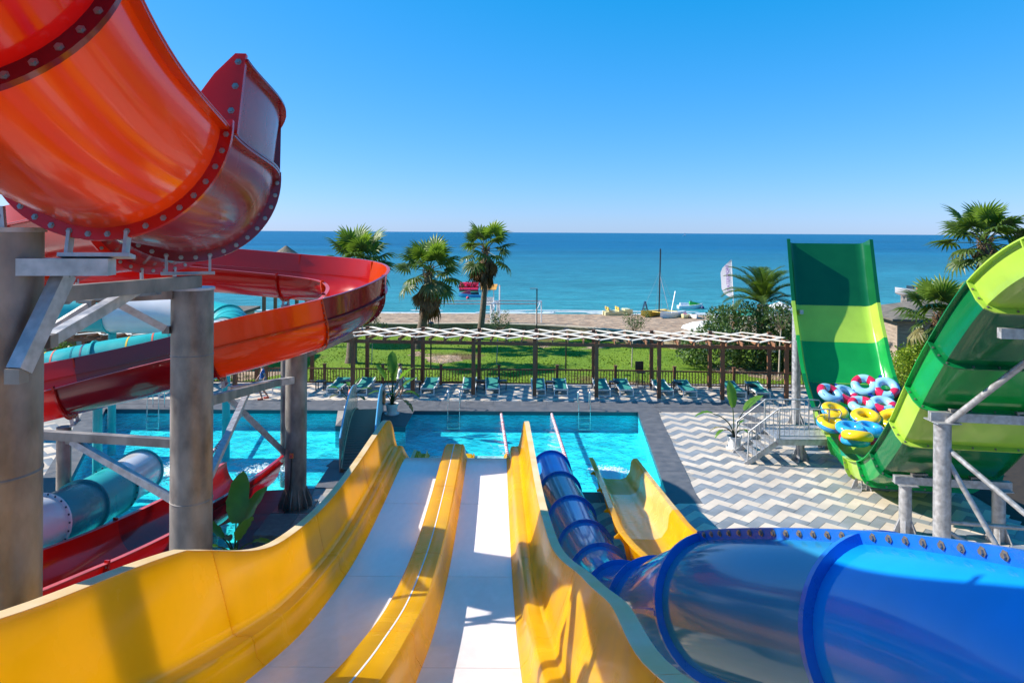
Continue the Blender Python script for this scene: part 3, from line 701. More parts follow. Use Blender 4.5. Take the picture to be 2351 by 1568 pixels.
mb = MB(); mb.tube([(sJ.x, sJ.y, -1.2), (sJ.x, sJ.y, sJ.z)], .14, 24); mb.build('prop_post', 'galv_dark', arms, smooth=True)
pth = RF[8*NS][0]; mb = MB(); mb.tube([(pth.x, pth.y, 0.0), (pth.x, pth.y, pth.z-RO-.1)], .16, 24); mb.build('prop_post', 'galv_dark', arms, smooth=True)
for kk in (17, 19, 21, 23):
    q = RF[kk*NS][0]; mb = MB(); mb.tube([(q.x, q.y, -1.24), (q.x, q.y, q.z-RO-.0)], .1, 16); mb.build('prop_post', 'galv', arms, smooth=True)

# ================================================================== yellow racing slide
ZP = [(-1.0, 6.1), (0.6, 5.82), (2, 5.3), (3.5, 4.64), (5, 4.02), (6.4, 3.48), (8.5, 2.79), (11.1, 2.28), (13.6, 2.08), (16, 2.0), (17.5, 1.9), (18.6, 1.44), (20.2, 0.58), (22, -0.02), (23.4, -0.14), (25, -0.16)]
zz = catmull([(0, d, z) for d, z in ZP], 10)
def zfloor(D):
    for a, b_ in zip(zz, zz[1:]):
        if a.y <= D <= b_.y: return a.z+(b_.z-a.z)*(D-a.y)/(b_.y-a.y)
    return zz[0].z if D < zz[0].y else zz[-1].z
def xs_(D): return (17.5-D)*0.021
race = thing('racing_slide', 'yellow two-lane racing slide with pale lanes running down to the pool', 'water slide', (-1.2, 12, 0), flat=True)
DS = []; d = -0.9
while d < 24.2:
    DS.append(d); d += 0.22 if d < 16.5 or d > 20 else 0.12
def strip(D0, D1): return [D0]+[q for q in DS if D0+.03 < q < D1-.03]+[D1]
def shellrun(prof_fn, D0, D1):
    """prof_fn(D) -> closed outline of (x, height above floor)"""
    mb = MB(); ds = strip(D0, D1); rings = []
    for D in ds:
        z = zfloor(D); sl = (zfloor(D+.05)-zfloor(D-.05))/.1; nx = 1/math.sqrt(1+sl*sl)
        rings.append([(x+xs_(D), D-h*sl*nx*0.0, z+h) for x, h in prof_fn(D)])
    n = len(rings[0]); fs = []
    for i in range(len(rings)-1):
        for k in range(n): fs.append((i*n+k, (i+1)*n+k, (i+1)*n+(k+1) % n, i*n+(k+1) % n))
    fs.append(tuple(range(n))); fs.append(tuple((len(rings)-1)*n+k for k in range(n))[::-1])
    mb.add([q for r_ in rings for q in r_], fs); return mb
CUT = [-0.9, 3.0, 6.9, 10.6, 14.2, 17.6, 24.0]
def sm(x, a, b_): t = max(0, min(1, (x-a)/(b_-a))); return t*t*(3-2*t)
def wall_h(D, left):
    if left and D < 6.4: return .95+.27*(1-sm(D, 6.4, 3.4)*.95)
    end = 1-sm(D, 18.0, 19.7)*0.80
    return ((0.95+0.27*sm(D, 9, 6)) if left else (0.95+0.04*sm(D, 9, 6)-.1*sm(D, 5, 3)))*end
def flare(D, left): return (0.10*sm(D, 9, 6.2)*(1-sm(D, 5.0, 3.2)) if not left else 0.10*sm(D, 10, 6))
def lane(x0, x1): return lambda D: [(x0, -.05), (x1, -.05), (x1, 0), (x1-.03, -.002), (x0+.03, -.002), (x0, 0)]
def div_prof(D):
    k = 1-sm(D, 17.7, 19.0)*.8; h = .36*k
    return [(-1.76, -.05), (-1.11, -.05), (-1.11, .0), (-1.135, .05), (-1.17, .10), (-1.195, h-.05), (-1.235, h), (-1.425, h+.01), (-1.435, h+.002), (-1.445, h+.01), (-1.64, h), (-1.68, h-.05), (-1.705, .10), (-1.735, .05), (-1.76, 0)]
def side_prof(D, left):
    H = wall_h(D, left); f = flare(D, left); l = .30*(1-sm(D, 18.0, 19.6)*.8)
    q = [(-.11, -.05), (-.11, 0), (-.09, .03), (-.035, .09), (-.012, .2), (.0, l-.04), (.025, l), (.07, l+.012), (.17, l), (.21, l+.03), (.235, l+.12), (.29+f*.5, H*.7), (.33+f, H-.03), (.345+f, H), (.43+f, H+.006), (.445+f, H-.02), (.40+f, H-.04), (.36+f*.5, H*.7), (.31, l+.1), (.30, .1), (.1, -.05)]
    return q if not left else [(-2.81-x, h) for x, h in q][::-1]
for a, b_ in zip(CUT, CUT[1:]):
    g = .012
    for x0, x1 in ((-2.70, -1.76), (-1.11, -.11)):
        shellrun(lane(x0+.002, x1-.002), a+g/2, b_-g/2).build('lane', 'lane_white', race, smooth=True)
    dv = shellrun(div_prof, a+g/2, b_-g/2).build('divider', 'yellow_gel', race, smooth=True)
    shellrun(lambda D: [(x, h) for x, h in ((-1.443, .362*(1-sm(D, 17.7, 19.0)*.8)), (-1.427, .362*(1-sm(D, 17.7, 19.0)*.8)), (-1.427, .373*(1-sm(D, 17.7, 19.0)*.8)), (-1.443, .373*(1-sm(D, 17.7, 19.0)*.8)))], a+.01, b_-.01).build('centre_line', 'rope_white', dv)
    for left in (False, True):
        w = shellrun(lambda D: side_prof(D, left), a+g/2, b_-g/2).build('side_wall', 'yellow_gel', race, smooth=True)
        def cap(D, left=left):
            H = wall_h(D, left); f = flare(D, left); q = [(.342+f, H+.003), (.45+f, H+.009), (.455+f, H-.02), (.462+f, H-.02), (.458+f, H+.016), (.338+f, H+.010)]
            return q if not left else [(-2.81-x, h) for x, h in q][::-1]
        shellrun(cap, a+g/2, b_-g/2).build('rim', 'rim_yellow', w, smooth=True)
for D in (2.2, 6, 10, 14, 17.2):
    for x in (-2.6, -1.43, -.2):
        mb = MB(); mb.tube([(x+xs_(D), D, 0.0), (x+xs_(D), D, zfloor(D)-.26)], .09, 16); mb.build('post', 'galv', race, smooth=True)
    mb = MB(); mb.box((-1.4+xs_(D), D, zfloor(D)-.18), (2.9, .14, .16)); mb.build('cross_beam', 'galv', race)

# ================================================================== tubes
def tube_slide(T, pts, r_, cols, flmat, bolt_rings=(), bolts=DBOLT, n=40, fl=.06, NSG=10, open_end=True, bs=1.0, nb=16, back=False):
    P = catmull(pts, NSG); F = frames(P); out = []
    circ = [(r_*math.cos(2*math.pi*k/n), r_*math.sin(2*math.pi*k/n)) for k in range(n)]
    cin = [(a*.965, b_*.965) for a, b_ in circ][::-1]
    for k in range(len(pts)-1):
        FF = F[k*NSG:(k+1)*NSG+1]; mb = MB(); loft(mb, FF, circ, caps=False); loft(mb, FF, cin, caps=False)
        sec = mb.build('tube_section', cols[k % len(cols)], T, smooth=True); out.append(sec)
    for k in range(len(pts)):
        fo = ring_full(F[k*NSG], r_*.965, r_+fl, .05, n).build('flange', flmat if isinstance(flmat, str) else flmat[k % len(flmat)], T, smooth=True)
        if k in bolt_rings:
            p, t, s, u = F[k*NSG]; d0 = 1 if back else -1
            for j in range(nb):
                a = 2*math.pi*(j+.5)/nb
                d = s*math.cos(a)+u*math.sin(a)
                if d.z < -0.75: continue
                put_bolt(fo, p+d*(r_+fl*.55)+t*.025*d0, t*d0, bolts, bs)
    return F, out
blue = thing('tube_slide', 'big glossy blue closed tube slide curling past the yellow lanes into pool', 'water slide', (1.7, 8, 0), flat=True)
BL = [(2.75, 0.3, 6.35), (2.5, 2.2, 5.9), (2.33, 4.12, 5.25), (1.86, 6.0, 4.42), (1.72, 7.9, 3.30), (1.68, 10.2, 2.15), (1.66, 12.4, 1.42), (1.60, 14.5, .98), (1.50, 16.6, .70), (1.36, 18.8, .52), (1.24, 20.9, .42)]
FB, secs = tube_slide(blue, BL, .55, ['bright_blue_gel', 'bright_blue_gel', 'dark_blue_gel', 'blue_gel', 'blue_gel', 'blue_gel', 'blue_gel', 'blue_gel', 'dark_blue_gel', 'bright_blue_gel'], 'blue_flange',
                      bolt_rings=(2, 3, 4, 6, 7, 8, 9), bs=.8, fl=.065, nb=22, n=56, NSG=14, back=True)
# lengthwise seam on top with upright bolts
for k in (1, 2):
    FF = FB[k*14:(k+1)*14+1]
    for th in (98,):
        d = R(th); r_ = .55
        sec = loft(MB(), FF, [((r_-.01)*math.cos(d)-.02*math.sin(d), (r_-.01)*math.sin(d)+.0), ((r_-.01)*math.cos(d)+.02, (r_-.01)*math.sin(d)), ((r_+.075)*math.cos(d)+.02, (r_+.075)*math.sin(d)), ((r_+.075)*math.cos(d)-.02, (r_+.075)*math.sin(d))]).build('seam', 'blue_flange', secs[k])
        for i in range(1, len(FF)-1):
            p, t, s, u = FF[i]; put_bolt(blue, p+s*((r_+.045)*math.cos(d)-.02)+u*(r_+.04)*math.sin(d), -s, BOLT, .9)
    FF2 = FB[k*14:(k+1)*14+1]
for k in (3, 5, 6, 7):
    FF = FB[k*14:(k+1)*14+1]; loft(MB(), FF, [(-.56, -.02), (-.54, -.02), (-.54, .02), (-.62, .02), (-.62, -.02)]).build('seam', 'blue_flange', secs[k])
for (x, y, zt) in ((2.36, 4.4, 4.6), (1.72, 8.0, 2.62), (1.67, 12.5, .82), (1.5, 16.6, .1)):
    mb = MB(); mb.tube([(x, y, 0.0), (x, y, zt+.1)], .11, 20); mb.build('post', 'galv', blue, smooth=True)
# ---- turquoise tube that curls above the lawn side and comes back over the left of the pool
turq = thing('tube_slide', 'turquoise and white closed tube slide with coloured stripes beyond the red slide', 'water slide', (-14, 24, 0), flat=True)
TQ = [(-27, 26.4, 4.9), (-22, 26.2, 4.75), (-18.2, 26, 4.62), (-15.2, 26, 4.52), (-12.4, 26, 4.42), (-10.6, 25.4, 4.2), (-10.0, 23.9, 3.95), (-11.0, 22.5, 3.72), (-13.2, 21.8, 3.4), (-16, 21.2, 2.85), (-20, 20.6, 2.2)]
FT, secs = tube_slide(turq, TQ, .72, ['turquoise_gel', 'turquoise_gel', 'turquoise_gel', 'white_gel', 'turquoise_gel', 'turquoise_gel', 'white_gel', 'turquoise_gel', 'turquoise_gel', 'turquoise_gel'], 'turquoise_gel', bolt_rings=(2, 3, 4, 6), bs=.9, nb=20)
SC_ = ['yellow_paint', 'navy', 'teal_gel', 'cloth_red']
k2 = 0
for k, cnt in ((5, 5), (6, 5), (7, 3), (8, 5)):
    FF = FT[k*10:(k+1)*10+1]
    for i in range(cnt):
        f = FF[1+int(i*8/cnt)]; ring_full(f, .715, .726, .05, 40).build('stripe', 'teal_gel' if k in (5, 6) else SC_[k2 % 4], secs[k], smooth=True); k2 += 1
for q in (TQ[1], TQ[3], TQ[5], TQ[8], TQ[9]):
    mb = MB(); mb.tube([(q[0], q[1], -1.24 if inside((q[0], q[1]), POOL) else 0), (q[0], q[1], q[2]-.7)], .14, 20); mb.build('post', 'turquoise_gel', turq, smooth=True)
# ---- turquoise tube ending in the pool
tq2 = thing('tube_slide', 'teal tube slide with white end sections running into the left of the pool', 'water slide', (-10.6, 17, 0), flat=True)
TP = [(-11.6, 11.4, 2.4), (-10.45, 13.0, 1.75), (-10.12, 14.7, 1.32), (-10.35, 16.4, 1.0), (-10.75, 18.4, .68), (-11.2, 20.6, .40)]
tube_slide(tq2, TP, .62, ['white_gel', 'white_gel', 'teal_gel', 'turquoise_gel', 'white_gel'], ['white_gel', 'white_gel', 'white_gel', 'teal_gel', 'turquoise_gel', 'turquoise_gel'], bolt_rings=(2, 4), bs=.8, nb=24)
for q in (TP[1], TP[3]):
    mb = MB(); mb.tube([(q[0], q[1], -1.24), (q[0], q[1], q[2]-.5)], .1, 16); mb.build('post', 'galv', tq2, smooth=True)

# ================================================================== small open yellow slide
small = thing('open_slide', 'short open cream and yellow trough slide dipping into the pool', 'water slide', (2.9, 15, 0), flat=True)
SP = [(4.4, 4.5, 4.4), (3.6, 7.2, 3.15), (2.95, 9.8, 2.25), (2.75, 12.4, 1.6), (2.86, 14.6, 1.16), (2.98, 16.8, .78), (3.07, 18.9, .46), (3.16, 21.0, .14)]
FS = frames(catmull(SP, 10))
def trough(w=.5, H=.62):
    inn = [(-w-.13, H), (-w-.05, H-.1), (-w, .22), (-w+.12, .05), (-w+.28, 0), (w-.28, 0), (w-.12, .05), (w, .22), (w+.05, H-.1), (w+.13, H)]
    lip = [(w+.24, H), (w+.24, H-.03), (w+.16, H-.03)]
    out_ = [(w+.09, H-.12), (w+.04, .2), (w-.1, .01), (w-.27, -.04), (-w+.27, -.04), (-w+.1, .01), (-w-.04, .2), (-w-.09, H-.12), (-w-.16, H-.03), (-w-.24, H-.03), (-w-.24, H)]
    return inn+lip+out_
for k in range(len(SP)-1):
    FF = FS[k*10:(k+1)*10+1]
    loft(MB(), FF, trough()).build('trough_section', ['cream_yellow_gel', 'yellow_gel', 'yellow_gel', 'yellow_gel', 'cream_yellow_gel', 'cream_yellow_gel', 'yellow_gel'][k], small, smooth=True)
    if k: 
        pr = trough(); n_in = 10
        ring_plate(FS[k*10], [(a*1.02, b_-.0) for a, b_ in pr[13:24]], [(a*1.14, b_-.07) for a, b_ in pr[13:24]], .04).build('flange', 'yellow_gel', small)
for k in (2, 4, 6):
    q = SP[k]; mb = MB(); mb.tube([(q[0], q[1], 0.0), (q[0], q[1], q[2]-.03)], .09, 16); mb.build('post', 'galv', small, smooth=True)

# ================================================================== green half-pipe
gp_ = thing('halfpipe_slide', 'tall green and lime half-pipe slide curving up at both ends', 'water slide', (11.5, 20.5, 0), flat=True)
def gx(D): return 10.2+.16*(D-20.5)
GR = [(27.95, 7.5), (27.1, 5.05), (26.4, 3.8), (25.5, 2.5), (24.0, 1.5), (22.4, 1.06), (20.8, .95), (19.6, 1.2), (18.6, 1.78), (17.25, 3.0), (16.3, 4.1), (15.1, 5.36), (13.4, 6.8), (11.6, 7.65), (9.6, 7.95)]
GC = ['dark_green_gel', 'lime_gel', 'green_gel', 'deep_green_gel', 'lime_gel', 'green_gel', 'lime_gel', 'green_gel', 'deep_green_gel', 'lime_gel', 'green_gel', 'deep_green_gel', 'lime_gel', 'lime_gel']
GW = 3.03; GS = Vector((.9873, -.158, 0))
gpts = catmull([(gx(D), D, z) for D, z in GR], 10); GF = []
for i, p in enumerate(gpts):
    t = (gpts[min(i+1, len(gpts)-1)]-gpts[max(i-1, 0)]).normalized(); GF.append((p, t, GS, t.cross(GS).normalized()))
HW = .56
def half_out():
    inn = [(0, 0), (.07, -HW+.18), (.13, -HW+.07), (.25, -HW+.01), (.42, -HW), (GW-.42, -HW), (GW-.25, -HW+.01), (GW-.13, -HW+.07), (GW-.07, -HW+.18), (GW, 0)]
    out_ = [(GW+.13, 0), (GW+.13, -.03), (GW+.03, -.03), (GW-.04, -HW+.17), (GW-.1, -HW+.03), (GW-.24, -HW-.03), (GW-.42, -HW-.04), (.42, -HW-.04), (.24, -HW-.03), (.1, -HW+.03), (.04, -HW+.17), (-.03, -.03), (-.13, -.03), (-.13, 0)]
    return (inn+out_)[::-1]
for k in range(len(GR)-1):
    FF = GF[k*10:(k+1)*10+1]
    sec = loft(MB(), FF, half_out()).build('panel', GC[k], gp_, smooth=True)
    if k:
        base = [(-.03, -.03), (.04, -HW+.17), (.1, -HW+.03), (.24, -HW-.03), (.42, -HW-.04), (GW-.42, -HW-.04), (GW-.24, -HW-.03), (GW-.1, -HW+.03), (GW-.04, -HW+.17), (GW+.03, -.03)]
        outb = [(-.13, -.03), (-.06, -HW+.14), (.03, -HW-.04), (.2, -HW-.13), (.42, -HW-.15), (GW-.42, -HW-.15), (GW-.2, -HW-.13), (GW-.03, -HW-.04), (GW+.06, -HW+.14), (GW+.13, -.03)]
        fl = ring_plate(GF[k*10], base, outb, .04).build('flange', GC[k], gp_, smooth=False)
        p, t, s, u = GF[k*10]
        if k >= 6:
            for a, b_ in ((-.07, -HW*.35), (-.01, -HW*.7), (.1, -HW-.02), (.6, -HW-.1), (1.1, -HW-.1), (1.6, -HW-.1), (2.1, -HW-.1), (2.6, -HW-.1)): put_bolt(fl, p+s*a+u*b_+t*.02, t, BOLT, 1.0)
        if 1 <= k <= 4: loft(MB(), [(p-t*.008, t, s, u), (p+t*.008, t, s, u)], [(.3, -HW+.001), (.3, -HW+.004), (GW-.3, -HW+.004), (GW-.3, -HW+.001)]).build('joint_line', 'lime_gel', sec)
# steel under the half-pipe
gfr = thing('slide_support_frame', 'grey galvanised posts, beams and cross braces under the green half-pipe', 'steel frame', (11.5, 17, 0), flat=True)
def gpost(x, y, zt, r_=.16):
    mb = MB(); mb.tube([(x, y, 0), (x, y, zt)], r_, 24); o = mb.build('post', 'galv', gfr, smooth=True)
    mb = MB(); mb.box((x, y, zt+.012), (r_*3, r_*3, .024)); mb.build('cap_plate', 'galv', o)
    for k in range(6):
        a = 2*math.pi*k/6; d = Vector((math.cos(a), math.sin(a), 0)); s = Vector((-d.y, d.x, 0))*.01; c = Vector((x, y, .015))
        pts = [c+d*(r_-.01), c+d*r_*2.1, c+d*(r_-.01)+Vector((0, 0, .42))]
        mb = MB(); mb.add([q-s for q in pts]+[q+s for q in pts], [(0, 1, 2), (5, 4, 3), (0, 3, 4, 1), (1, 4, 5, 2), (2, 5, 3, 0)]); mb.build('gusset', 'galv', o)
    return o
def gbeam(D, z, x0, x1, w=.16, h=.2, nm='beam'):
    a = Vector((x0, D, z)); b_ = a+GS*(x1-x0); mb = MB(); mb.bar(a, b_, w, h); o = mb.build(nm, 'galv', gfr)
    for q in (.22, .72):
        c = a.lerp(b_, q); mb = MB(); mb.bar(c+Vector((-.2, 0, .16)), c+Vector((.2, 0, .16)), .1, .05); mb.bar(c+Vector((-.15, 0, .05)), c+Vector((-.15, 0, .16)), .05, .05); mb.bar(c+Vector((.15, 0, .05)), c+Vector((.15, 0, .16)), .05, .05); mb.build('clamp', 'galv_dark', o)
    return a, b_
def under(D):
    """underside height of the half-pipe at distance D (left edge frame)"""
    best = None
    for p, t, s, u in GF:
        q = p+u*(-HW-.15); e = abs(q.y-D)
        if q.z < 7 and (best is None or e < best[0]) : best = (e, q)
    return best[1]
for D, px in ((20.75, 10.0), (17.6, 10.05), (15.6, 9.6)):
    q = under(D); z = q.z-.29; a, b_ = gbeam(D, z, gx(D)+.15, gx(D)+GW-.15)
    for f in (.1, .9):
        c = a.lerp(b_, f); gpost(c.x, c.y, z-.12, .15 if D > 15.7 else .18)
q = under(14.0); a, b_ = gbeam(13.2, under(13.2).z-.29, gx(13.2)+.4, gx(13.2)+GW+.4)
def rod(a, b_, r_=.06):
    mb = MB(); mb.tube([a, b_], r_, 14); o = mb.build('brace', 'galv', gfr, smooth=True)
    for e in (a, b_):
        mb = MB(); mb.box(e, (.16, .03, .16)); mb.build('gusset_plate', 'galv', o)
A1 = Vector((gx(15.6)+.45, 15.55, under(15.6).z-.5)); 
rod(A1, Vector((gx(13.2)+1.55, 13.2, under(13.2).z-.35)), .07)
rod(A1-Vector((0, 0, .45)), Vector((gx(13.2)+2.2, 13.4, 1.3)), .06)
rod(A1-Vector((0, 0, .65)), Vector((gx(15.6)+1.55, 14.6, .1)), .06)
rod(Vector((gx(15.6)+1.4, 14.5, .05)), Vector((gx(13.2)+2.6, 13.3, 2.2)), .07)
rod(Vector((gx(15.6)+.55, 15.6, 1.15)), Vector((gx(15.6)+2.7, 15.3, 1.1)), .05)
rod(Vector((gx(15.6)+.55, 15.6, .95)), Vector((gx(15.6)+2.2, 15.0, .05)), .05)
c = gbeam(11.4, under(11.6).z-.3, gx(11.4)+.4, gx(11.4)+GW)
for f in (.12, .9):
    q = c[0].lerp(c[1], f); gpost(q.x, q.y, q.z-.12, .18)
for f in (.62,):
    q = a.lerp(b_, f); gpost(q.x, q.y, q.z-.12, .15)
# far wing props
for f in (.3, 2.6):
    q = under(24.6); p0 = Vector((gx(27.3)+f, 27.75, 0)); gpost(p0.x, p0.y, 4.6, .17)
    mb = MB(); mb.bar((p0.x, p0.y, 4.55), (p0.x-.05, 27.15, 4.6), .14, .16); mb.build('beam', 'galv', gfr)
gpost(gx(24.8)+.5, 24.7, under(24.7).z-.1, .14); gpost(gx(24.8)+2.4, 24.5, under(24.7).z-.1, .14)
# ================================================================== pergolas
def bx(c, s, rz=0.0):
    return MB().box(c, s, Matrix.Rotation(rz, 3, 'Z') if rz else None)
POST = bx((0, 0, 1.43), (.17, .17, 2.86)).mesh('post'); POST.materials.append(MATS['timber'])
FOOT = bx((0, 0, .05), (.19, .19, .1)).mesh('post_foot'); FOOT.materials.append(MATS['galv'])
def pergola(P0, P1, depth, bays, label):
    P0, P1 = Vector(P0), Vector(P1); d = (P1-P0); Ln = d.length; d.normalize(); nrm = Vector((-d.y, d.x, 0)); rz = math.atan2(d.y, d.x)
    T = thing('pergola', label, 'pergola', P0, rz)
    step = Ln/bays
    for i in range(bays+1):
        for y, h in ((0, 1.0), (depth, 1.0)):
            o = child(T, 'post', POST, 'timber', (i*step, y, 0.015)); child(o, 'post_foot', FOOT, 'galv', (0, 0, 0))
    for y in (0, depth): bx((Ln/2, y, 2.52), (Ln+.7, .10, .16)).build('beam', 'timber', T)
    nr = bays*4; rs = Ln/nr
    rm = bx((0, 0, 0), (.055, depth+.75, .16)).mesh('rafter'); rm.materials.append(MATS['timber_light'])
    for i in range(nr+1): child(T, 'rafter', rm, 'timber_light', (i*rs+.11, depth/2, 2.685))
    rows = 4; dy = (depth+.5)/rows; run = rows*rs
    for k in range(-rows, nr+1, 2):
        for sgn in (1, -1):
            xa = k*rs if sgn > 0 else (k+rows)*rs; pts = []
            t0, t1 = 0.0, 1.0
            x0, x1 = xa, xa+sgn*run
            # clip to the pergola length
            def clip(x): return max(0, min(1, (x-x0)/(x1-x0)))
            lo_, hi_ = sorted((clip(-.15), clip(Ln+.15)))
            if hi_-lo_ < .12: continue
            a = Vector((x0+(x1-x0)*lo_+.11, -.25+(depth+.5)*lo_, 2.785+(.0 if sgn > 0 else .032))); b_ = Vector((x0+(x1-x0)*hi_+.11, -.25+(depth+.5)*hi_, 2.785+(.0 if sgn > 0 else .032)))
            MB().bar(a, b_, .19, .028).build('lattice_slat', 'lattice_white', T)
    return T
FP = [gnd(1227, 914), gnd(1805, 926)]
dv_ = (FP[1]-FP[0]); unit = dv_/4.0
P_right = FP[1]; P_left = FP[0]-unit*5
pergola(P_left, P_right, 2.5, 9, 'long brown timber pergola with white lattice roof behind the pool')
pergola((-24.5, 32.4, 0), (-16.6, 32.1, 0), 2.5, 3, 'shorter timber pergola with white lattice seen through the red slide frame')

# ================================================================== fence
fence = thing('timber_fence', 'brown timber fence with thin balusters along the lawn edge', 'fence', (2.32, 34.4, 0))
def fy(x): return 0.0 - 0.055*max(0, x-2)-0.0*x       # local offset from the base line
fposts = [-2.93*8+2.93*k for k in range(14)]
fm = MB(); fm.box((0, 0, .5), (.13, .13, 1.0)); fm.box((0, 0, 1.02), (.17, .17, .04)); fm = fm.mesh('fence_post'); fm.materials.append(MATS['timber'])
bm_ = bx((0, 0, .44), (.035, .03, .66)).mesh('baluster'); bm_.materials.append(MATS['timber'])
for x in fposts: child(fence, 'fence_post', fm, 'timber', (x, fy(x), 0.0))
nbal = 0
for x0, x1 in zip(fposts, fposts[1:]):
    for z, hh in ((.79, .07), (.10, .06)): MB().bar((x0+.07, fy(x0), z), (x1-.07, fy(x1), z), .05, hh).build('rail', 'timber', fence)
    k = 20
    for i in range(1, k):
        x = x0+(x1-x0)*i/k; child(fence, 'baluster', bm_, 'timber', (x, fy(x), 0))

# ================================================================== sun loungers, side tables, stool
def lounger(label):
    T = thing('sun_lounger', label, 'sun lounger', (0, 0, 0), 0, 'sun loungers lined up along the fence')
    fr = MB()
    for sg in (-1, 1): fr.bar((sg*.31, 0, .31), (sg*.31, 1.9, .31), .05, .06)
    fr.bar((-.31, .02, .31), (.31, .02, .31), .05, .06); fr.bar((-.31, 1.88, .31), (.31, 1.88, .31), .05, .06); fr.build('frame', 'white_plastic', T)
    for sg in (-1, 1):
        MB().bar((sg*.31, .03, 0.0), (sg*.31, .05, .29), .05, .05).build('leg', 'white_plastic', T); MB().bar((sg*.31, 1.55, 0.0), (sg*.31, 1.5, .29), .05, .05).build('leg', 'white_plastic', T)
    MB().bar((-.31, .03, .03), (.31, .03, .03), .04, .05).build('foot_rail', 'white_plastic', T)
    s = MB(); s.add([(-.28, .0, .345), (.28, .0, .345), (.28, 1.2, .355), (-.28, 1.2, .355), (-.28, 1.88, .45), (.28, 1.88, .45), (-.28, .0, .325), (.28, .0, .325), (.28, 1.2, .335), (-.28, 1.2, .335), (-.28, 1.88, .43), (.28, 1.88, .43)],
                    [(0, 1, 2, 3), (3, 2, 5, 4), (7, 6, 9, 8), (8, 9, 10, 11), (0, 6, 7, 1), (4, 5, 11, 10), (1, 7, 8, 2), (2, 8, 11, 5), (3, 9, 6, 0), (4, 10, 9, 3)]); s.build('sling', 'green_sling', T)
    for sg in (-1, 1): MB().bar((sg*.31, 1.2, .34), (sg*.31, 1.9, .44), .045, .05).build('back_frame', 'white_plastic', T)
    return T
LX = [(640, 908), (765, 908), (826, 908), (930, 909), (981, 908), (1076, 908), (1131, 908), (1237, 910), (1288, 910), (1386, 911), (1439, 911), (1531, 913), (1585, 914), (1698, 917), (1753, 918)]
LL = 'white framed sun lounger with dark green sling under the long pergola'
LLAB = ['green sun lounger just behind the person in blue', 'green sun lounger by the first pergola post beside the red slide bend', 'green sun lounger behind the spindly potted plant',
        'green sun lounger behind the person in white', 'green sun lounger right of the tall potted plant, beside a pergola post', 'green sun lounger next to the post above the left pool ladder', 'green sun lounger right above the left pool ladder, table at its side',
        'green sun lounger half hidden by the pergola post behind the lane ropes', 'green sun lounger beyond the rope nearest the blue tube', 'green sun lounger beside the post above the right pool ladder', 'green sun lounger next to the black bar stool',
        'green sun lounger by the post just right of bar stool', 'green sun lounger two right of the bar stool', 'green sun lounger by the potted plant on the zigzag paving', 'last green sun lounger beside the grey access platform']
L0 = lounger(LL)
for i, (x, y) in enumerate(LX):
    o = L0 if i == 0 else copy_tree(L0); p = gnd(x, y); o['label'] = LLAB[i]; o.location = (p.x, p.y, 0.014); o.rotation_euler = (0, 0, random.uniform(-.05, .05))
def side_table():
    T = thing('side_table', 'low black side table set between green sun loungers', 'side table', (0, 0, 0), 0, 'side tables between the loungers')
    bx((0, 0, .42), (.45, .45, .035)).build('table_top', 'black_plastic', T)
    for x in (-.19, .19):
        for y in (-.19, .19): bx((x, y, .2), (.045, .045, .41)).build('leg', 'black_plastic', T)
    return T
TLAB = ['black side table just right of the finned pillar', 'black side table between the two loungers beside the red slide bend', 'black side table between the person in white and a pergola post', 'black side table between the two loungers above the left ladder', 'black side table right of the loungers above the left ladder',
        'black side table between the two loungers beyond the lane ropes', 'black side table between the two loungers left of the bar stool', 'black side table between the two loungers right of the bar stool', 'black side table between the two loungers behind the paving plant']
T0 = side_table()
for i, (x, y) in enumerate([(737, 904), (795, 904), (955, 905), (1103, 903), (1153, 903), (1263, 905), (1409, 905), (1553, 907), (1724, 913)]):
    o = T0 if i == 0 else copy_tree(T0); o['label'] = TLAB[i]; p = gnd(x, y-9); o.location = (p.x, p.y, 0.014)
p = gnd(1470, 888); st = thing('bar_stool', 'tall black woven bar stool standing against the fence', 'stool', (p.x, p.y, 0.014), .1)
bx((0, 0, .74), (.42, .42, .06)).build('seat', 'black_plastic', st); bx((0, .2, 1.0), (.42, .04, .46)).build('backrest', 'black_plastic', st)
for x in (-.18, .18):
    for y in (-.18, .18): bx((x, y, .355), (.035, .035, .71)).build('leg', 'black_plastic', st)
for z in (.25,):
    for s_ in (-1, 1): bx((s_*.18, 0, z), (.03, .33, .03)).build('footrest', 'black_plastic', st); bx((0, s_*.18, z+.02), (.33, .03, .03)).build('footrest', 'black_plastic', st)

# ================================================================== pool fittings
fl_me = MB().lathe([(.02, -.045), (.06, -.04), (.065, 0), (.06, .04), (.02, .045)], 10).mesh('float')
fw = fl_me.copy(); fw.materials.append(MATS['rope_white']); frd = fl_me; frd.materials.append(MATS['rope_red'])
for me in (fw, frd): me.polygons.foreach_set('use_smooth', [True]*len(me.polygons))
def lane_rope(a, b_, label):
    a, b_ = Vector(a), Vector(b_); a.z = b_.z = -.11; T = thing('lane_rope', label, 'lane rope', (a.x, a.y, 0), flat=True); tag(T, group='lane ropes across the pool')
    MB().tube([a, b_], .012, 6).build('cable', 'rope_white', T); d = (b_-a); n = int(d.length/.1); q = d.to_track_quat('Z', 'Y').to_euler()
    for i in range(n):
        o = child(T, 'float', frd if i % 2 else fw, 'rope_white', a.lerp(b_, (i+.5)/n)+Vector((0, 0, random.uniform(-.008, .008)))); o.rotation_euler = q
lane_rope(gnd(1150, 942, -.1), gnd(1178, 1125, -.1), 'red and white lane rope ending behind the yellow slide hump')
lane_rope(gnd(1265, 944, -.1), gnd(1324, 1127, -.1), 'red and white lane rope between the blue tube and ladder')
lane_rope(gnd(563, 941, -.1), gnd(452, 1085, -.1), 'red and white lane rope left of the finned pillar')
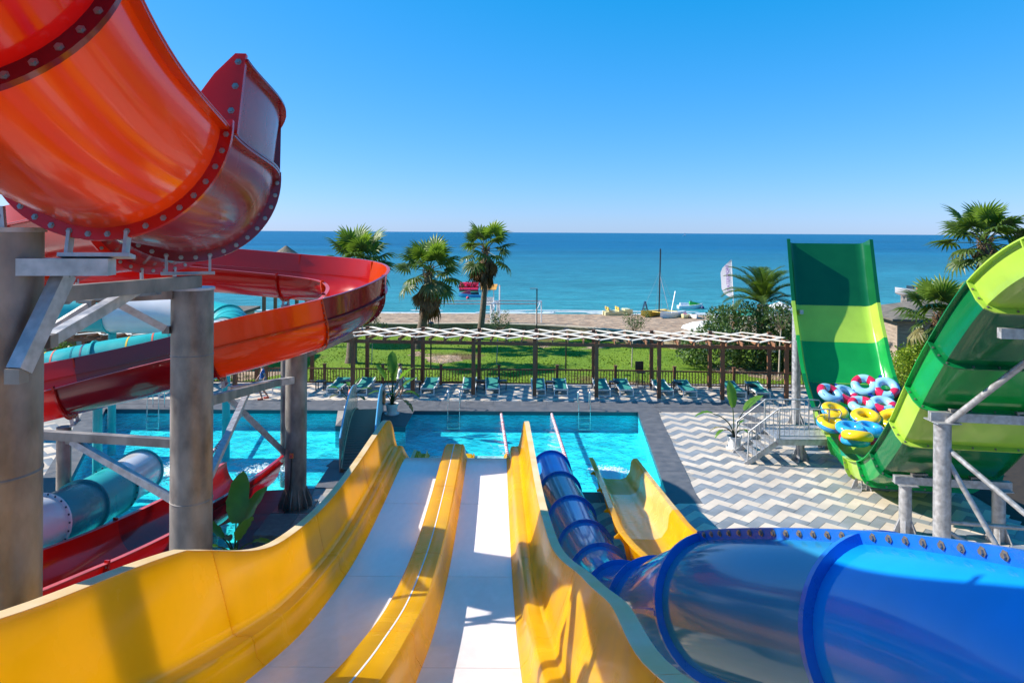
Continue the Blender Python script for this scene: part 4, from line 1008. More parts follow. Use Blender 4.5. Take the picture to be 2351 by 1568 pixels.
def ladder(x, y, label, dx=.5):
    p = gnd(x, y); T = thing('pool_ladder', label, 'ladder', (p.x, p.y, 0), 0, 'steel ladders on the far pool edge')
    for s_ in (-1, 1):
        MB().tube([(s_*dx/2, .35, 0.0), (s_*dx/2, .33, .7), (s_*dx/2, .25, .85), (s_*dx/2, .1, .9), (s_*dx/2, -.08, .8), (s_*dx/2, -.14, .5), (s_*dx/2, -.14, -.95)], .022, 10).build('handrail', 'steel', T, smooth=True)
    for z in (-.25, -.5, -.75): bx((0, -.14, z), (dx, .09, .03)).build('step', 'steel', T)
ladder(1042, 941, 'steel pool ladder beside the grey bridge landing'); ladder(1341, 943, 'steel pool ladder near the right pool corner'); ladder(355, 940, 'steel pool ladder below the dark red slide')

# ================================================================== footbridge
NB = Vector((-4.92, 21.9, 0)); FB_ = Vector((-6.02, 29.2, 0)); bd = FB_-NB; BLn = bd.length
br = thing('footbridge', 'small arched footbridge with grey ribbed deck and curved side panels', 'bridge', NB, math.atan2(bd.y, bd.x)-math.pi/2)
def bz(y): t = y/BLn; return .06+.62*(1-(2*t-1)**2)
n = 46
pm = bx((0, 0, 0), (1.02, BLn/n*.9, .04)).mesh('deck_plank'); pm.materials.append(MATS['bridge_deck'])
for i in range(n):
    y = (i+.5)*BLn/n; child(br, 'deck_plank', pm, 'bridge_deck', (0, y, bz(y)), (math.atan2(bz(y+.05)-bz(y-.05), .1), 0, 0))
for sg, nm in ((-1, 'side_panel'), (1, 'side_panel')):
    ys_ = [BLn*i/30 for i in range(31)]
    def pr(y, hh): return bz(y)+hh
    mb = MB(); vs = []; fs = []
    for y in ys_:
        e = min(1, (BLn-y)/.9); top = 1.0*(.35+.65*math.sin(e*math.pi/2)) if y > BLn-.9 else 1.0
        for x in (sg*.55-.02, sg*.55+.02): vs += [(x, y, bz(y)-.12), (x, y, bz(y)+top)]
    for i in range(30):
        k = i*4; fs += [(k, k+4, k+5, k+1), (k+2, k+3, k+7, k+6), (k+1, k+5, k+7, k+3), (k, k+2, k+6, k+4)]
    fs += [(0, 1, 3, 2), (120, 122, 123, 121)]
    mb.add(vs, fs); pan = mb.build(nm, 'bridge_panel' if sg < 0 else 'bridge_teal', br)
    MB().tube([(sg*.55, y, bz(y)+(1.02*(.35+.65*math.sin(min(1, (BLn-y)/.9)*math.pi/2)) if y > BLn-.9 else 1.02)) for y in ys_], .03, 8).build('top_rail', 'hull_blue', br, smooth=True)
    MB().tube([(sg*.50, y, bz(y)+.07) for y in ys_], .022, 8).build('rope_light', 'stake_wood', br, smooth=True)
    MB().bar((sg*.47, 0, -.1), (sg*.47, 0, .12), .1, .1).build('end_post', 'timber', br)
    MB().tube([(sg*.42, y, bz(y)-.1) for y in ys_], .06, 8).build('girder', 'galv_dark', br)
def life_ring(loc, ax, label):
    T = thing('life_ring', label, 'life ring', loc, 0, None)
    MB().torus((0, 0, 0), ax, .25, .055, 28, 12).build('ring_body', 'ring_orange', T, smooth=True)
    ax = Vector(ax).normalized(); u = Vector((0, 0, 1)); s = ax.cross(u)
    for k in range(4):
        a = math.pi/4+k*math.pi/2; c = (s*math.cos(a)+u*math.sin(a))
        MB().torus(c*.25, c.cross(ax), .0575, .008, 14, 6).build('strap', 'navy', T)
    return T
bdn = bd.normalized(); bsd = Vector((bdn.y, -bdn.x, 0))
q = NB+bdn*5.6+bsd*.645; life_ring((q.x, q.y, bz(5.6)+.5), bsd, 'orange life ring hung outside the teal bridge panel')
q = NB+bdn*4.9-bsd*.645; life_ring((q.x, q.y, bz(4.9)+.62), bsd, 'orange life ring hung outside the grey bridge panel')

# ================================================================== potted banana-like plants
def leaf_mesh(name, Ln, w, droop, fold=.25, split=0, m='leaf_green', n=12):
    """paddle leaf along +Y in its own frame, curving down by droop"""
    mb = MB(); vs = []; fs = []; rl = random.Random(hash(name) % 999)
    for i in range(n+1):
        t = i/n; ww = w*math.sin(math.pi*min(1, t*.93+.07))**.65*(1 if t < .98 else .2); y = Ln*t*(1-.12*droop*t); z = -droop*Ln*t*t*.55
        for s in (-1, -.5, 0, .5, 1):
            edge = 1+(rl.uniform(-.12, .06) if abs(s) == 1 else 0)
            vs.append((s*ww*edge, y, z+fold*abs(s)*ww+(.012*math.sin(i*2.1) if abs(s) == 1 else 0)))
    for i in range(n):
        for k in range(4):
            if split and abs(k-1.5) > 1 and rl.random() < split: continue
            fs.append((i*5+k, i*5+k+1, (i+1)*5+k+1, (i+1)*5+k))
    mb.add(vs, fs); me = mb.mesh(name); me.materials.append(MATS[m]); me.polygons.foreach_set('use_smooth', [True]*len(me.polygons)); return me
LEAVES = [leaf_mesh('paddle_leaf', .75, .15, .25), leaf_mesh('broad_leaf', .85, .19, .5, .15, 0), leaf_mesh('drooping_leaf', .6, .13, .95, .3), leaf_mesh('torn_leaf', .65, .15, .7, .2, .08, 'palm_olive')]
def potted(loc, H, label, spec, pot_r=.24, seed=1, group=None):
    """spec: list of (azimuth deg, stalk length factor, lean deg, leaf index, scale)"""
    T = thing('potted_plant', label, 'plant', loc, 0, group); rl = random.Random(seed)
    pt = MB(); pt.lathe([(.001, 0), (pot_r*.78, 0), (pot_r*.8, .02), (pot_r*.97, .38), (pot_r*1.08, .385), (pot_r*1.08, .43), (pot_r*.98, .43), (pot_r*.95, .37), (.001, .37)], 28); pt.build('pot', 'pot_white', T, smooth=True)
    MB().lathe([(pot_r*.95, .372), (.001, .385)], 20).build('soil', 'soil', T)
    MB().lathe([(.001, -.012), (pot_r*1.15, -.012), (pot_r*1.2, .03), (pot_r*1.15, .03), (pot_r*1.1, 0.0), (.001, 0.0)], 28).build('saucer', 'pot_white', T, smooth=True)
    for az, sf, lean, li, sc in spec:
        a = R(az); d = Vector((math.cos(a), math.sin(a), 0)); pts = []
        for i in range(7):
            t = i/6; ang = R(lean)*t**1.3; pts.append(Vector((d.x*.04, d.y*.04, .37))+(d*math.sin(ang)*.9*t+Vector((0, 0, math.cos(ang*.75)*t)))*(H*sf))
        st_ = MB(); st_.tube(pts, [.028-.014*i/6 for i in range(7)], 8); st_.build('stalk', 'stem_brown' if lean > 60 else 'leaf_dark', T, smooth=True)
        tan = (pts[-1]-pts[-2]).normalized(); y_ = tan; x_ = y_.cross(Vector((0, 0, 1)))
        if x_.length < .1: x_ = Vector((d.y, -d.x, 0))
        x_.normalize(); z_ = x_.cross(y_); M = Matrix((x_, y_, z_)).transposed()
        child(T, 'leaf', LEAVES[li], 'leaf_green', pts[-1], M, sc)
    return T
p = gnd(900, 951); potted((p.x, p.y, .03), 1.35, 'tall potted plant with dark paddle leaves right of the footbridge',
    [(80, .75, 8, 0, 1.15), (100, .95, 6, 1, 1.2), (-30, .9, 22, 1, 1.1), (150, .8, 20, 0, 1.1), (-10, .55, 55, 2, 1.1), (-20, .42, 85, 3, 1.0), (200, .5, 45, 2, .9), (30, .6, 35, 0, .95), (-90, .45, 40, 1, .8)], .26, 1)
p = gnd(803, 957); potted((p.x, p.y, .03), .95, 'spindly potted plant with pale leaves left of the footbridge',
    [(0, .85, 35, 2, .8), (170, .9, 40, 2, .85), (60, 1, 20, 2, .7), (230, .8, 50, 3, .7), (-40, .75, 55, 3, .7), (110, .9, 30, 2, .7)], .22, 2)
p = gnd(1686, 1029); potted((p.x, p.y, .025), 1.1, 'potted plant alone on the zigzag paving by the green platform',
    [(100, .95, 6, 0, 1.3), (20, .9, 26, 1, 1.15), (175, .95, 50, 2, 1.1), (160, .5, 75, 3, .7), (200, .45, 70, 2, .75), (-20, .55, 85, 3, .7), (30, .45, 30, 2, .55), (-60, .4, 50, 2, .6)], .25, 3)
potted((-6.1, 15.1, .03), 1.05, 'plant with big bright green leaves behind the yellow wall',
    [(95, .75, 6, 1, 1.35), (50, .6, 12, 1, 1.25), (-40, .5, 18, 0, 1.2), (170, .5, 30, 0, 1.0), (0, .5, 50, 2, .9), (210, .45, 45, 2, .9), (-80, .42, 40, 1, .9), (130, .4, 55, 3, .9)], .25, 4)
# concrete inspection slab by the finned pillar
sb = thing('inspection_cover', 'raised green-grey concrete cover in front of the finned pillar', 'cover', (-5.55, 17.35, 0), .02)
for sg in (-1, 1): bx((sg*.38, 0, .13), (.75, 1.3, .26)).build('cover_slab', 'slab_green' if sg < 0 else 'concrete', sb)
MB().torus((.1, -.55, .27), (0, 1, 0), .05, .01, 12, 6).build('lifting_ring', 'galv_dark', sb)
mk = thing('floor_notice', 'white notice set in a grey frame on the zigzag paving', 'notice', (gnd(1738, 1250).x, gnd(1738, 1250).y, 0), -.03)
bx((0, 0, .0145), (1.3, 1.1, .013)).build('frame', 'coping', mk); bx((.02, -.05, .0235), (.95, .8, .004)).build('panel', 'notice_white', mk)

# ================================================================== entry platform of the half-pipe
pf = thing('access_platform', 'grey steel platform with barred railings beside the green half-pipe', 'platform', (9.9, 23.4, 0))
for i in range(5): bx((-.85+.4*i, 0, .85), (.392, 1.35, .04)).build('deck_plate', 'galv', pf)
bx((0, -.65, .76), (2.0, .06, .18)).build('edge_beam', 'galv', pf); bx((0, .65, .76), (2.0, .06, .18)).build('edge_beam', 'galv', pf)
MB().tube([(0, -.05, 0.0), (0, -.05, .7)], .14, 24).build('post', 'galv', pf, smooth=True)
for k in range(6):
    a = 2*math.pi*k/6; d = Vector((math.cos(a), math.sin(a), 0)); s = Vector((-d.y, d.x, 0))*.012; c = Vector((0, -.05, .015)); pts = [c+d*.13, c+d*.33, c+d*.13+Vector((0, 0, .38))]
    MB().add([q-s for q in pts]+[q+s for q in pts], [(0, 1, 2), (5, 4, 3), (0, 3, 4, 1), (1, 4, 5, 2), (2, 5, 3, 0)]).build('gusset', 'galv', pf)
def railing(a, b_, nb, h=1.0, zoff=.87, loop=False):
    a, b_ = Vector(a), Vector(b_); za = Vector((0, 0, zoff)); up = Vector((0, 0, h))
    T = MB(); T.tube([a+za+up, b_+za+up], .024, 10); r_ = T.build('handrail', 'galv', pf, smooth=True)
    MB().tube([a+za+up*.1, b_+za+up*.1], .02, 8).build('lower_rail', 'galv', r_, smooth=True)
    for q in (a, b_): MB().tube([q+za-Vector((0, 0, .12)), q+za+up], .026, 10).build('rail_post', 'galv', r_, smooth=True)
    for i in range(1, nb): q = a.lerp(b_, i/nb); MB().tube([q+za+up*.1, q+za+up], .009, 6).build('bar', 'galv', r_)
railing((-.95, -.66, 0), (.7, -.66, 0), 10); railing((-.95, .66, 0), (.6, .66, 0), 10)
MB().tube([(.7, -.66, 1.87), (1.05, -.66, 1.85), (1.12, -.66, 1.75), (1.05, -.66, 1.6), (.7, -.66, 1.58)], .022, 10).build('grab_loop', 'galv', pf, smooth=True)
MB().tube([(.6, .66, 1.87), (.95, .66, 1.85), (1.02, .66, 1.75), (.95, .66, 1.6), (.6, .66, 1.58)], .022, 10).build('grab_loop', 'galv', pf, smooth=True)
for i in range(4): bx((-1.1-.26*i, 0, .68-.2*i), (.27, 1.1, .03)).build('step', 'galv', pf)
for sg in (-1, 1):
    MB().bar((-.95, sg*.58, .76), (-2.05, sg*.58, -.02), .04, .18).build('stringer', 'galv', pf)
    MB().tube([(-.95, sg*.62, 1.87), (-1.95, sg*.62, 1.1), (-2.0, sg*.62, .1)], .024, 10).build('stair_rail', 'galv', pf, smooth=True)
    for i in range(7): x = -1.0-.14*i; MB().tube([(x, sg*.62, .75-.72*(i*.14)), (x, sg*.62, 1.83-.77*(i*.14))], .01, 6).build('bar', 'galv', pf)
# ================================================================== rafts heaped in the half-pipe
def raft(loc, rot, double, cols, label, grp, sc=1.0):
    T = thing('swim_ring' if not double else 'double_raft', label, 'swim ring' if not double else 'raft', loc, 0, grp); T.rotation_euler = rot
    cs = [(-.34, 0), (.34, 0)] if double else [(0, 0)]
    for k, (x, y) in enumerate(cs):
        ring = MB().torus((x, y, 0), (0, 0, 1), .31*sc, .155*sc, 36, 16).build('inflated_ring', cols[0], T, smooth=True)
        if double:
            for a0 in (.4+k*math.pi, 2.2+k*math.pi): MB().torus((x, y, .004), (0, 0, 1), .31*sc, .157*sc, 12, 16, a0=a0, a1=a0+.85).build('printed_band', cols[1], ring, smooth=True)
        else:
            MB().torus((x, y, -.006), (0, 0, 1), .315*sc, .153*sc, 36, 16).build('lower_tube', cols[1], T, smooth=True)
    for a in range(6 if double else 2):
        t = 2*math.pi*a/6+.3; hx, hy = (.72 if double else .42)*math.cos(t), .42*math.sin(t)
        MB().torus((hx, hy, .09), (math.cos(t), math.sin(t), 0), .06, .014, 10, 6, a0=0, a1=math.pi).build('handle', 'vinyl_navy', T); bx((hx, hy, .085), (.14, .1, .02), t).build('handle_patch', 'vinyl_navy', T)
    return T
G = 'inflatables heaped in the half-pipe'
raft(at(1924, 905, 24.6), (.55, .12, .25), True, ('vinyl_pale', 'vinyl_red'), 'pale blue double raft with red bands resting at the left rim', G)
raft(at(2009, 888, 24.9), (.75, .05, -.45), True, ('vinyl_pale', 'vinyl_red'), 'pale blue double raft with red bands, the highest of the heap', G)
raft(at(2003, 930, 23.7), (.35, -.05, -.12), True, ('vinyl_pale', 'vinyl_red'), 'pale blue double raft with red bands above the yellow rings', G)
raft(at(1917, 945, 23.3), (.35, .15, 0), False, ('vinyl_yellow', 'vinyl_blue'), 'yellow swim ring leaning at the half-pipe wall below red-banded raft', G)
raft(at(1907, 972, 22.6), (.3, .1, 0), False, ('vinyl_yellow', 'vinyl_blue'), 'yellow swim ring wedged at the platform grab rails', G)
raft(at(1987, 958, 22.7), (.3, -.1, 0), False, ('vinyl_yellow', 'vinyl_blue'), 'yellow swim ring with blue underside in the middle of the heap', G)
raft(at(2046, 962, 22.5), (.25, -.5, 0), False, ('vinyl_yellow', 'vinyl_yellow'), 'all yellow swim ring against the right half-pipe wall', G)
raft(at(1975, 985, 21.9), (.15, .05, .2), True, ('vinyl_blue', 'vinyl_blue'), 'plain blue double raft under the tilted yellow ring', G)
raft(at(1968, 1000, 21.3), (-.25, .12, 0), False, ('vinyl_yellow', 'vinyl_yellow'), 'tilted yellow swim ring at the lowest edge of heap', G)
raft(at(1985, 1008, 21.9), (0, 0, .1), True, ('vinyl_blue', 'vinyl_red'), 'blue double raft with red bands flat on the half-pipe floor', G)
# ================================================================== palms
def fan_frond(name, seed, m, R1=.80, nl=19, petiole=1.0, spread=250, droop=.35, width=.055):
    """fan leaf: petiole along +Y, then radiating folded blades, all one leaf"""
    rl = random.Random(seed); mb = MB(); vs = []
    def bend(y, z): return z-droop*.28*(y/1.6)**2
    pts = [Vector((0, petiole*i/4, bend(petiole*i/4, 0))) for i in range(5)]
    mb.tube(pts, [.022, .018, .016, .014, .012], 5)
    base = pts[-1]
    for i in range(nl):
        a = R(-spread/2+spread*i/(nl-1)); L_ = R1*(1-.22*abs(a)/R(spread/2))*rl.uniform(.88, 1.08)
        d = Vector((math.sin(a), math.cos(a), 0)); s = Vector((d.y, -d.x, 0))*width*(.9+.25*rl.random()); zt = rl.uniform(-.03, .03)
        q = []
        for t, wf in ((.02, .25), (.35, 1.0), (.68, .8), (1.0, .04)):
            fall = droop*.55*(t**2.6)*L_*(.7+.6*rl.random() if t > .6 else 1)
            c = base+d*L_*t*(1-.10*droop*t)+Vector((0, 0, .05*math.sin(t*3)+zt*t-fall))
            q.append((c-s*wf, c+Vector((0, 0, -.018*wf)), c+s*wf))
        for (a0, b0, c0), (a1, b1, c1) in zip(q, q[1:]):
            mb.add([a0, b0, c0, a1, b1, c1], [(0, 1, 4, 3), (1, 2, 5, 4)])
    me = mb.mesh(name); me.materials.append(MATS[m]); return me
FAN = [fan_frond('fan_frond', 1, 'palm_green'), fan_frond('fan_frond', 2, 'palm_green', droop=.7), fan_frond('fan_frond', 3, 'palm_green_bright', droop=.2),
       fan_frond('fan_frond', 4, 'palm_olive', droop=.9), fan_frond('fan_frond', 5, 'palm_green_bright', R1=.85, spread=150, droop=.05, petiole=.6)]
DEAD = [fan_frond('dead_frond', 11, 'palm_dead', R1=.8, nl=13, spread=80, droop=.15, width=.05, petiole=.45), fan_frond('dead_frond', 12, 'palm_dead', R1=1.0, nl=12, spread=60, droop=.1, width=.045, petiole=.4)]
def orient(az, el, roll=0.0):
    """matrix whose +Y points to azimuth/elevation"""
    y = Vector((math.cos(el)*math.cos(az), math.cos(el)*math.sin(az), math.sin(el))); x = y.cross(Vector((0, 0, 1)))
    if x.length < 1e-3: x = Vector((1, 0, 0))
    x.normalize(); z = x.cross(y); M = Matrix((x, y, z)).transposed()
    return M @ Matrix.Rotation(roll, 3, 'Y')
def fan_palm(base, top, r0, r1, label, seed, ng=30, nd=16, sc=1.0, stub=True, dead_len=1.0, lean=0.12):
    rl = random.Random(seed); base, top = Vector(base), Vector(top); T = thing('palm_tree', label, 'palm', base, 0, 'fan palms')
    v = top-base; pts = []; rad = []
    for i in range(15):
        t = i/14; off = Vector((lean*math.sin(t*math.pi), 0, 0)); pts.append(v*t+off); rad.append((r0*1.25 if i == 0 else r0+(r1-r0)*t)*rl.uniform(.96, 1.05))
    MB().tube(pts, rad, 14).build('trunk', 'palm_trunk', T, smooth=True)
    H = v
    if stub:
        mb = MB()
        for i in range(46):
            a = rl.uniform(0, 6.28); z = rl.uniform(-.55, .15)*sc; c = H+Vector((math.cos(a)*r1*.9, math.sin(a)*r1*.9, z)); d = Vector((math.cos(a), math.sin(a), 1.6)).normalized()
            mb.bar(c, c+d*.26*sc, .055, .02, up=Vector((math.cos(a), math.sin(a), 0)))
        mb.build('boots', 'palm_dead', T)
    for i in range(ng):
        t = (i+.5)/ng; az = i*2.39996+rl.uniform(-.2, .2); el = R(82-118*t**1.15)+rl.uniform(-.1, .1)
        me = FAN[4] if t < .1 else FAN[2] if t < .3 else FAN[rl.choice((0, 0, 1))] if t < .78 else FAN[rl.choice((1, 3, 3))]
        s = sc*rl.uniform(.85, 1.1)*(.8 if t < .12 else 1)
        child(T, 'frond', me, 'palm_green', H+Vector((0, 0, .12*sc*(1-t))), orient(az, el, rl.uniform(-.5, .5)), s)
    for i in range(nd):
        az = i*2.39996+1; el = R(rl.uniform(-88, -66)); child(T, 'dead_frond', DEAD[i % 2], 'palm_dead', H+Vector((math.cos(az)*.1, math.sin(az)*.1, rl.uniform(-.7, .1)*sc)), orient(az, el, rl.uniform(-1.2, 1.2)), sc*dead_len*rl.uniform(.75, 1.05))
    return T
fan_palm(gnd(806, 834), at(820, 612, 39.5), .31, .24, 'broad full fan palm rising behind the red slide bend', 21, 32, 12, 1.4, dead_len=.8, lean=0)
b0 = gnd(958, 800); fan_palm((b0.x, b0.y, 0), at(984, 626, b0.y), .34, .24, 'shaggy fan palm with leaning trunk, between the two other fan palms', 22, 27, 34, 1.45, dead_len=1.3)
b0 = gnd(1100, 782); fan_palm((b0.x, b0.y, 0), at(1115, 577, b0.y), .25, .16, 'slender tall fan palm beside the white frames', 23, 22, 30, 1.38, dead_len=1.25)
fan_palm((22.2, 30.5, 0), at(2262, 560, 30.5), .27, .20, 'glossy fan palm rising behind the lime end of half-pipe', 24, 32, 18, 1.25, dead_len=.7)
fan_palm((18.9, 28.5, 0), at(2160, 712, 28.5)-Vector((0, 0, .3)), .25, .2, 'low fan palm by the wooden hut', 25, 24, 18, 1.1, dead_len=.8)

def feather_frond(name, seed, L_=2.6, m='palm_green'):
    rl = random.Random(seed); mb = MB(); n = 14; pts = []
    for i in range(n+1):
        t = i/n; pts.append(Vector((0, L_*t*(1-.18*t*t), .75*L_*(t*.75-t*t*1.05)*.7)))
    mb.tube(pts, [.03*(1-.8*i/n) for i in range(n+1)], 5)
    for i in range(46):
        t = .12+.87*i/46; k = min(n-1, int(t*n)); p = pts[k].lerp(pts[k+1], t*n-k); tan = (pts[k+1]-pts[k]).normalized(); up = Vector((1, 0, 0)).cross(tan)
        ln = .42*math.sin(math.pi*min(1, t*.85+.12))**.6*rl.uniform(.85, 1.1)
        for s in (-1, 1):
            d = (Vector((s, 0, 0))*.8+tan*.55+up*.28*rl.uniform(.5, 1.2)).normalized(); tip = p+d*ln-Vector((0, 0, .10*ln)); w = tan*.018
            mb.add([p-w, p+w, p+d*ln*.5+w*.9, p+d*ln*.5-w*.9, tip], [(0, 1, 2, 3), (3, 2, 4)])
    me = mb.mesh(name); me.materials.append(MATS[m]); return me
FEA = [feather_frond('feather_frond', 1), feather_frond('feather_frond', 2, 2.3, 'leaf_dark'), feather_frond('feather_frond', 3, 2.4, 'palm_olive')]
b0 = Vector((14.9, 40.5, 0)); T = thing('date_palm', 'date palm with arching feather fronds above the oleander bush', 'palm', b0)
MB().tube([(0, 0, 0), (0, 0, 1.6), (0, 0, 3.5)], [.45, .36, .34], 14).build('trunk', 'palm_trunk', T, smooth=True)
rl = random.Random(31)
for i in range(34):
    t = (i+.5)/34; child(T, 'frond', FEA[0 if t < .55 else rl.choice((0, 1, 2))], 'palm_green', (0, 0, 3.55), orient(i*2.39996, R(78-75*t)+rl.uniform(-.1, .1), rl.uniform(-.3, .3)), rl.uniform(.85, 1.12)*1.25)

# ================================================================== bushes
def leaf_cloud(blobs, nleaf, size, seed, elong=2.2):
    """leaf-sized quads spread in the shells of several ellipsoids"""
    rl = random.Random(seed); mb = MB(); tot = sum(b[3]*b[4]+b[4]*b[5]+b[3]*b[5] for b in blobs)
    for (cx, cy, cz, rx, ry, rz) in blobs:
        k = int(nleaf*(rx*ry+ry*rz+rx*rz)/tot)
        for i in range(k):
            u = rl.uniform(-1, 1); a = rl.uniform(0, 6.283); q = math.sqrt(1-u*u); rr = rl.uniform(.55, 1.0)**.5*(1+.13*math.sin(a*5+cx)*math.sin(u*6))
            d = Vector((q*math.cos(a), q*math.sin(a), u)); c = Vector((cx+d.x*rx*rr, cy+d.y*ry*rr, cz+d.z*rz*rr))
            if c.z < .03: continue
            ax = Vector((rl.gauss(0, 1)+d.x*.6, rl.gauss(0, 1)+d.y*.6, rl.gauss(0, .8)+.5)).normalized(); o_ = ax.cross(Vector((rl.gauss(0, 1), rl.gauss(0, 1), rl.gauss(0, 1)))).normalized()
            s = size*rl.uniform(.6, 1.3); w = o_*s*.5/elong*1.2; l = ax*s
            mb.add([c-w*.3, c+l*.45-w, c+l, c+l*.45+w], [(0, 1, 2, 3)])
    return mb
def bush(name, loc, blobs, n, size, m, label, cat, seed, stems=4, flowers=0, m2=None, group=None):
    T = thing(name, label, cat, loc, 0, group); rl = random.Random(seed)
    leaf_cloud(blobs, n, size, seed).build('foliage', m, T)
    if m2: leaf_cloud(blobs, n//3, size, seed+5).build('shaded_foliage' if False else 'shade_toned_foliage', m2, T)  # darker leaf copy: shade put into the foliage colour
    for i in range(stems):
        b_ = blobs[i % len(blobs)]; MB().tube([(b_[0]*.5+rl.uniform(-.2, .2), b_[1]*.5, 0), (b_[0]*.8, b_[1]*.8, b_[2]*.6), (b_[0], b_[1], b_[2]+b_[5]*.4)], [.05, .035, .015], 6).build('stem', 'stem_brown', T)
    if flowers:
        mb = MB()
        for i in range(flowers):
            b_ = rl.choice(blobs); u = rl.uniform(.1, 1); a = rl.uniform(0, 6.283); q = math.sqrt(1-u*u); c = Vector((b_[0]+b_[3]*q*math.cos(a), b_[1]+b_[4]*q*math.sin(a), b_[2]+b_[5]*u))
            for k in range(5):
                t = k*1.2566; d = Vector((math.cos(t), -.3, math.sin(t)))*.055; mb.add([c, c+d+Vector((.02, 0, 0)), c+d*1.5, c+d-Vector((.02, 0, 0))], [(0, 1, 2, 3)])
        mb.build('flowers', 'flower_white', T); tag(T.children[-1], kind='stuff')
    return T
bush('oleander_bush', (13.2, 39.5, 0), [(-1.6, -.6, 1.3, 1.7, 1.3, 1.35), (.2, 0, 1.9, 1.9, 1.5, 1.9), (1.7, -.3, 2.1, 1.4, 1.4, 1.6), (3.0, .2, 1.8, 1.3, 1.3, 1.7), (-.6, .6, 2.4, 1.3, 1.1, 1.1), (.9, -1.0, 1.0, 2.0, 1.0, 1.0), (-2.6, .3, .8, .9, 1.0, .8)],
     15000, .17, 'bush_green', 'big oleander bush with cream flowers behind the pergola', 'bush', 41, 7, 220)
bush('oleander_bush', (16.0, 38.0, 0), [(0, 0, 1.4, 1.2, 1.0, 1.4), (.9, .2, 1.9, 1.0, 1.0, 1.3)], 5000, .16, 'leaf_dark', 'dark dense bush between the oleander and half-pipe', 'bush', 42, 4, 15)
# yellow-green hedge between the half-pipe and the hut
for i, (x, y, h, lab) in enumerate([(17.4, 29.3, 3.1, 'rounded yellow-green hedge shrub just behind the half-pipe wing'), (19.0, 31.0, 3.0, 'yellow-green hedge shrub in front of the wooden hut'), (16.3, 26.6, 2.1, 'yellow-green hedge shrub beside the small dark garden lantern'), (17.9, 26.9, 2.3, 'low yellow-green hedge shrub under the half-pipe frame')]):
    bush('hedge_shrub', (x, y, 0), [(0, 0, h*.5, 1.1, .9, h*.5), (.7, .2, h*.6, .9, .8, h*.45), (-.7, -.1, h*.45, .8, .8, h*.45), (.1, -.2, h*.75, .7, .6, h*.35)], 5200, .13, 'hedge_yellow', lab, 'shrub', 50+i, 4, 0, 'leaf_green', 'hedge shrubs by the half-pipe')
for i, (x, y, lab) in enumerate([(15.6, 17.3, 'leafy ground plant under the half-pipe posts'), (14.9, 14.9, 'leafy plant at the dark bed right of half-pipe posts'), (14.2, 21.9, 'small leafy plant in the bed beside the half-pipe bottom')]):
    bush('garden_plant', (x, y, 0), [(0, 0, .3, .6, .5, .35), (.4, .3, .4, .5, .4, .35)], 900, .13, 'leaf_green', lab, 'plant', 60+i, 3, 0, None, 'plants in the bed')
bd_ = MB(); bd_.add([(13.15, 11, .006), (26, 11, .006), (26, 34.5, .006), (16.0, 34.5, .006), (13.9, 23.5, .006)], [(0, 1, 2, 3, 4)]); tag(bd_.build('planting_bed', 'soil'), kind='structure')
# young staked trees on the lawn
def sapling(px, py, h, label, seed, thick=.035):
    p = gnd(px, py); T = thing('young_tree', label, 'tree', (p.x, p.y, .02), 0, 'young trees on the lawn'); rl = random.Random(seed)
    MB().tube([(0, 0, 0), (.05, 0, h*.5), (.12, 0, h*.72)], [thick, thick*.8, thick*.6], 7).build('trunk', 'stake_wood', T)
    blobs = []; mb = MB()
    for i in range(16):
        a = rl.uniform(0, 6.28); r_ = rl.uniform(.2, .75); tip = Vector((.12+math.cos(a)*r_, math.sin(a)*r_, h*rl.uniform(.8, 1.08))); mb.tube([(.12, 0, h*.68), tip*.6+Vector((.05, 0, h*.28)), tip], [.014, .01, .004], 4)
        blobs.append((tip.x, tip.y, tip.z, .16, .16, .28))
    mb.build('twigs', 'stem_brown', T); leaf_cloud(blobs, 700, .11, seed, 3).build('crown', 'bush_green', T)
    return T
sapling(1450, 845, 2.9, 'young tree with bare pale trunk in the middle of the lawn', 71); sapling(1140, 838, 2.7, 'young sparse tree with thin trunk by the slender palm', 72, .03)
sapling(853, 838, 2.6, 'young sparse tree near the broad fan palm', 73, .03); sapling(1788, 865, 3.6, 'young tree with pale crooked trunk beside dark oleander', 74, .05)
# garden lights
def lamp(px, py, h, label, head=True):
    p = gnd(px, py); T = thing('garden_lamp', label, 'lamp', (p.x, p.y, 0), 0, 'garden lamps')
    MB().tube([(0, 0, 0), (0, 0, h)], .04, 10).build('pole', 'black_plastic', T, smooth=True)
    if head: bx((-.22, 0, h-.02), (.5, .12, .05)).build('lamp_head', 'galv', T)
    else: MB().lathe([(.16, h), (.17, h+.03), (.05, h+.12), (.001, h+.13)], 14).build('lamp_head', 'black_plastic', T)
lamp(1232, 800, 4.0, 'tall thin black lamp post with a flat head by the stone wall'); lamp(989, 850, 2.6, 'black garden lamp post behind the pergola left of centre', False); lamp(1299, 858, 2.4, 'black garden lamp post behind the pergola right of centre', False)
p = Vector((14.25, 24.9, 0)); T = thing('garden_lantern', 'dark pyramid topped lantern in the hedge by the half-pipe', 'lamp', p)
MB().tube([(0, 0, 0), (0, 0, 1.75)], .035, 8).build('pole', 'black_plastic', T); MB().lathe([(.22, 1.85), (.001, 2.12)], 4).build('roof', 'navy', T); bx((0, 0, 1.78), (.14, .14, .16)).build('lamp_box', 'black_plastic', T)

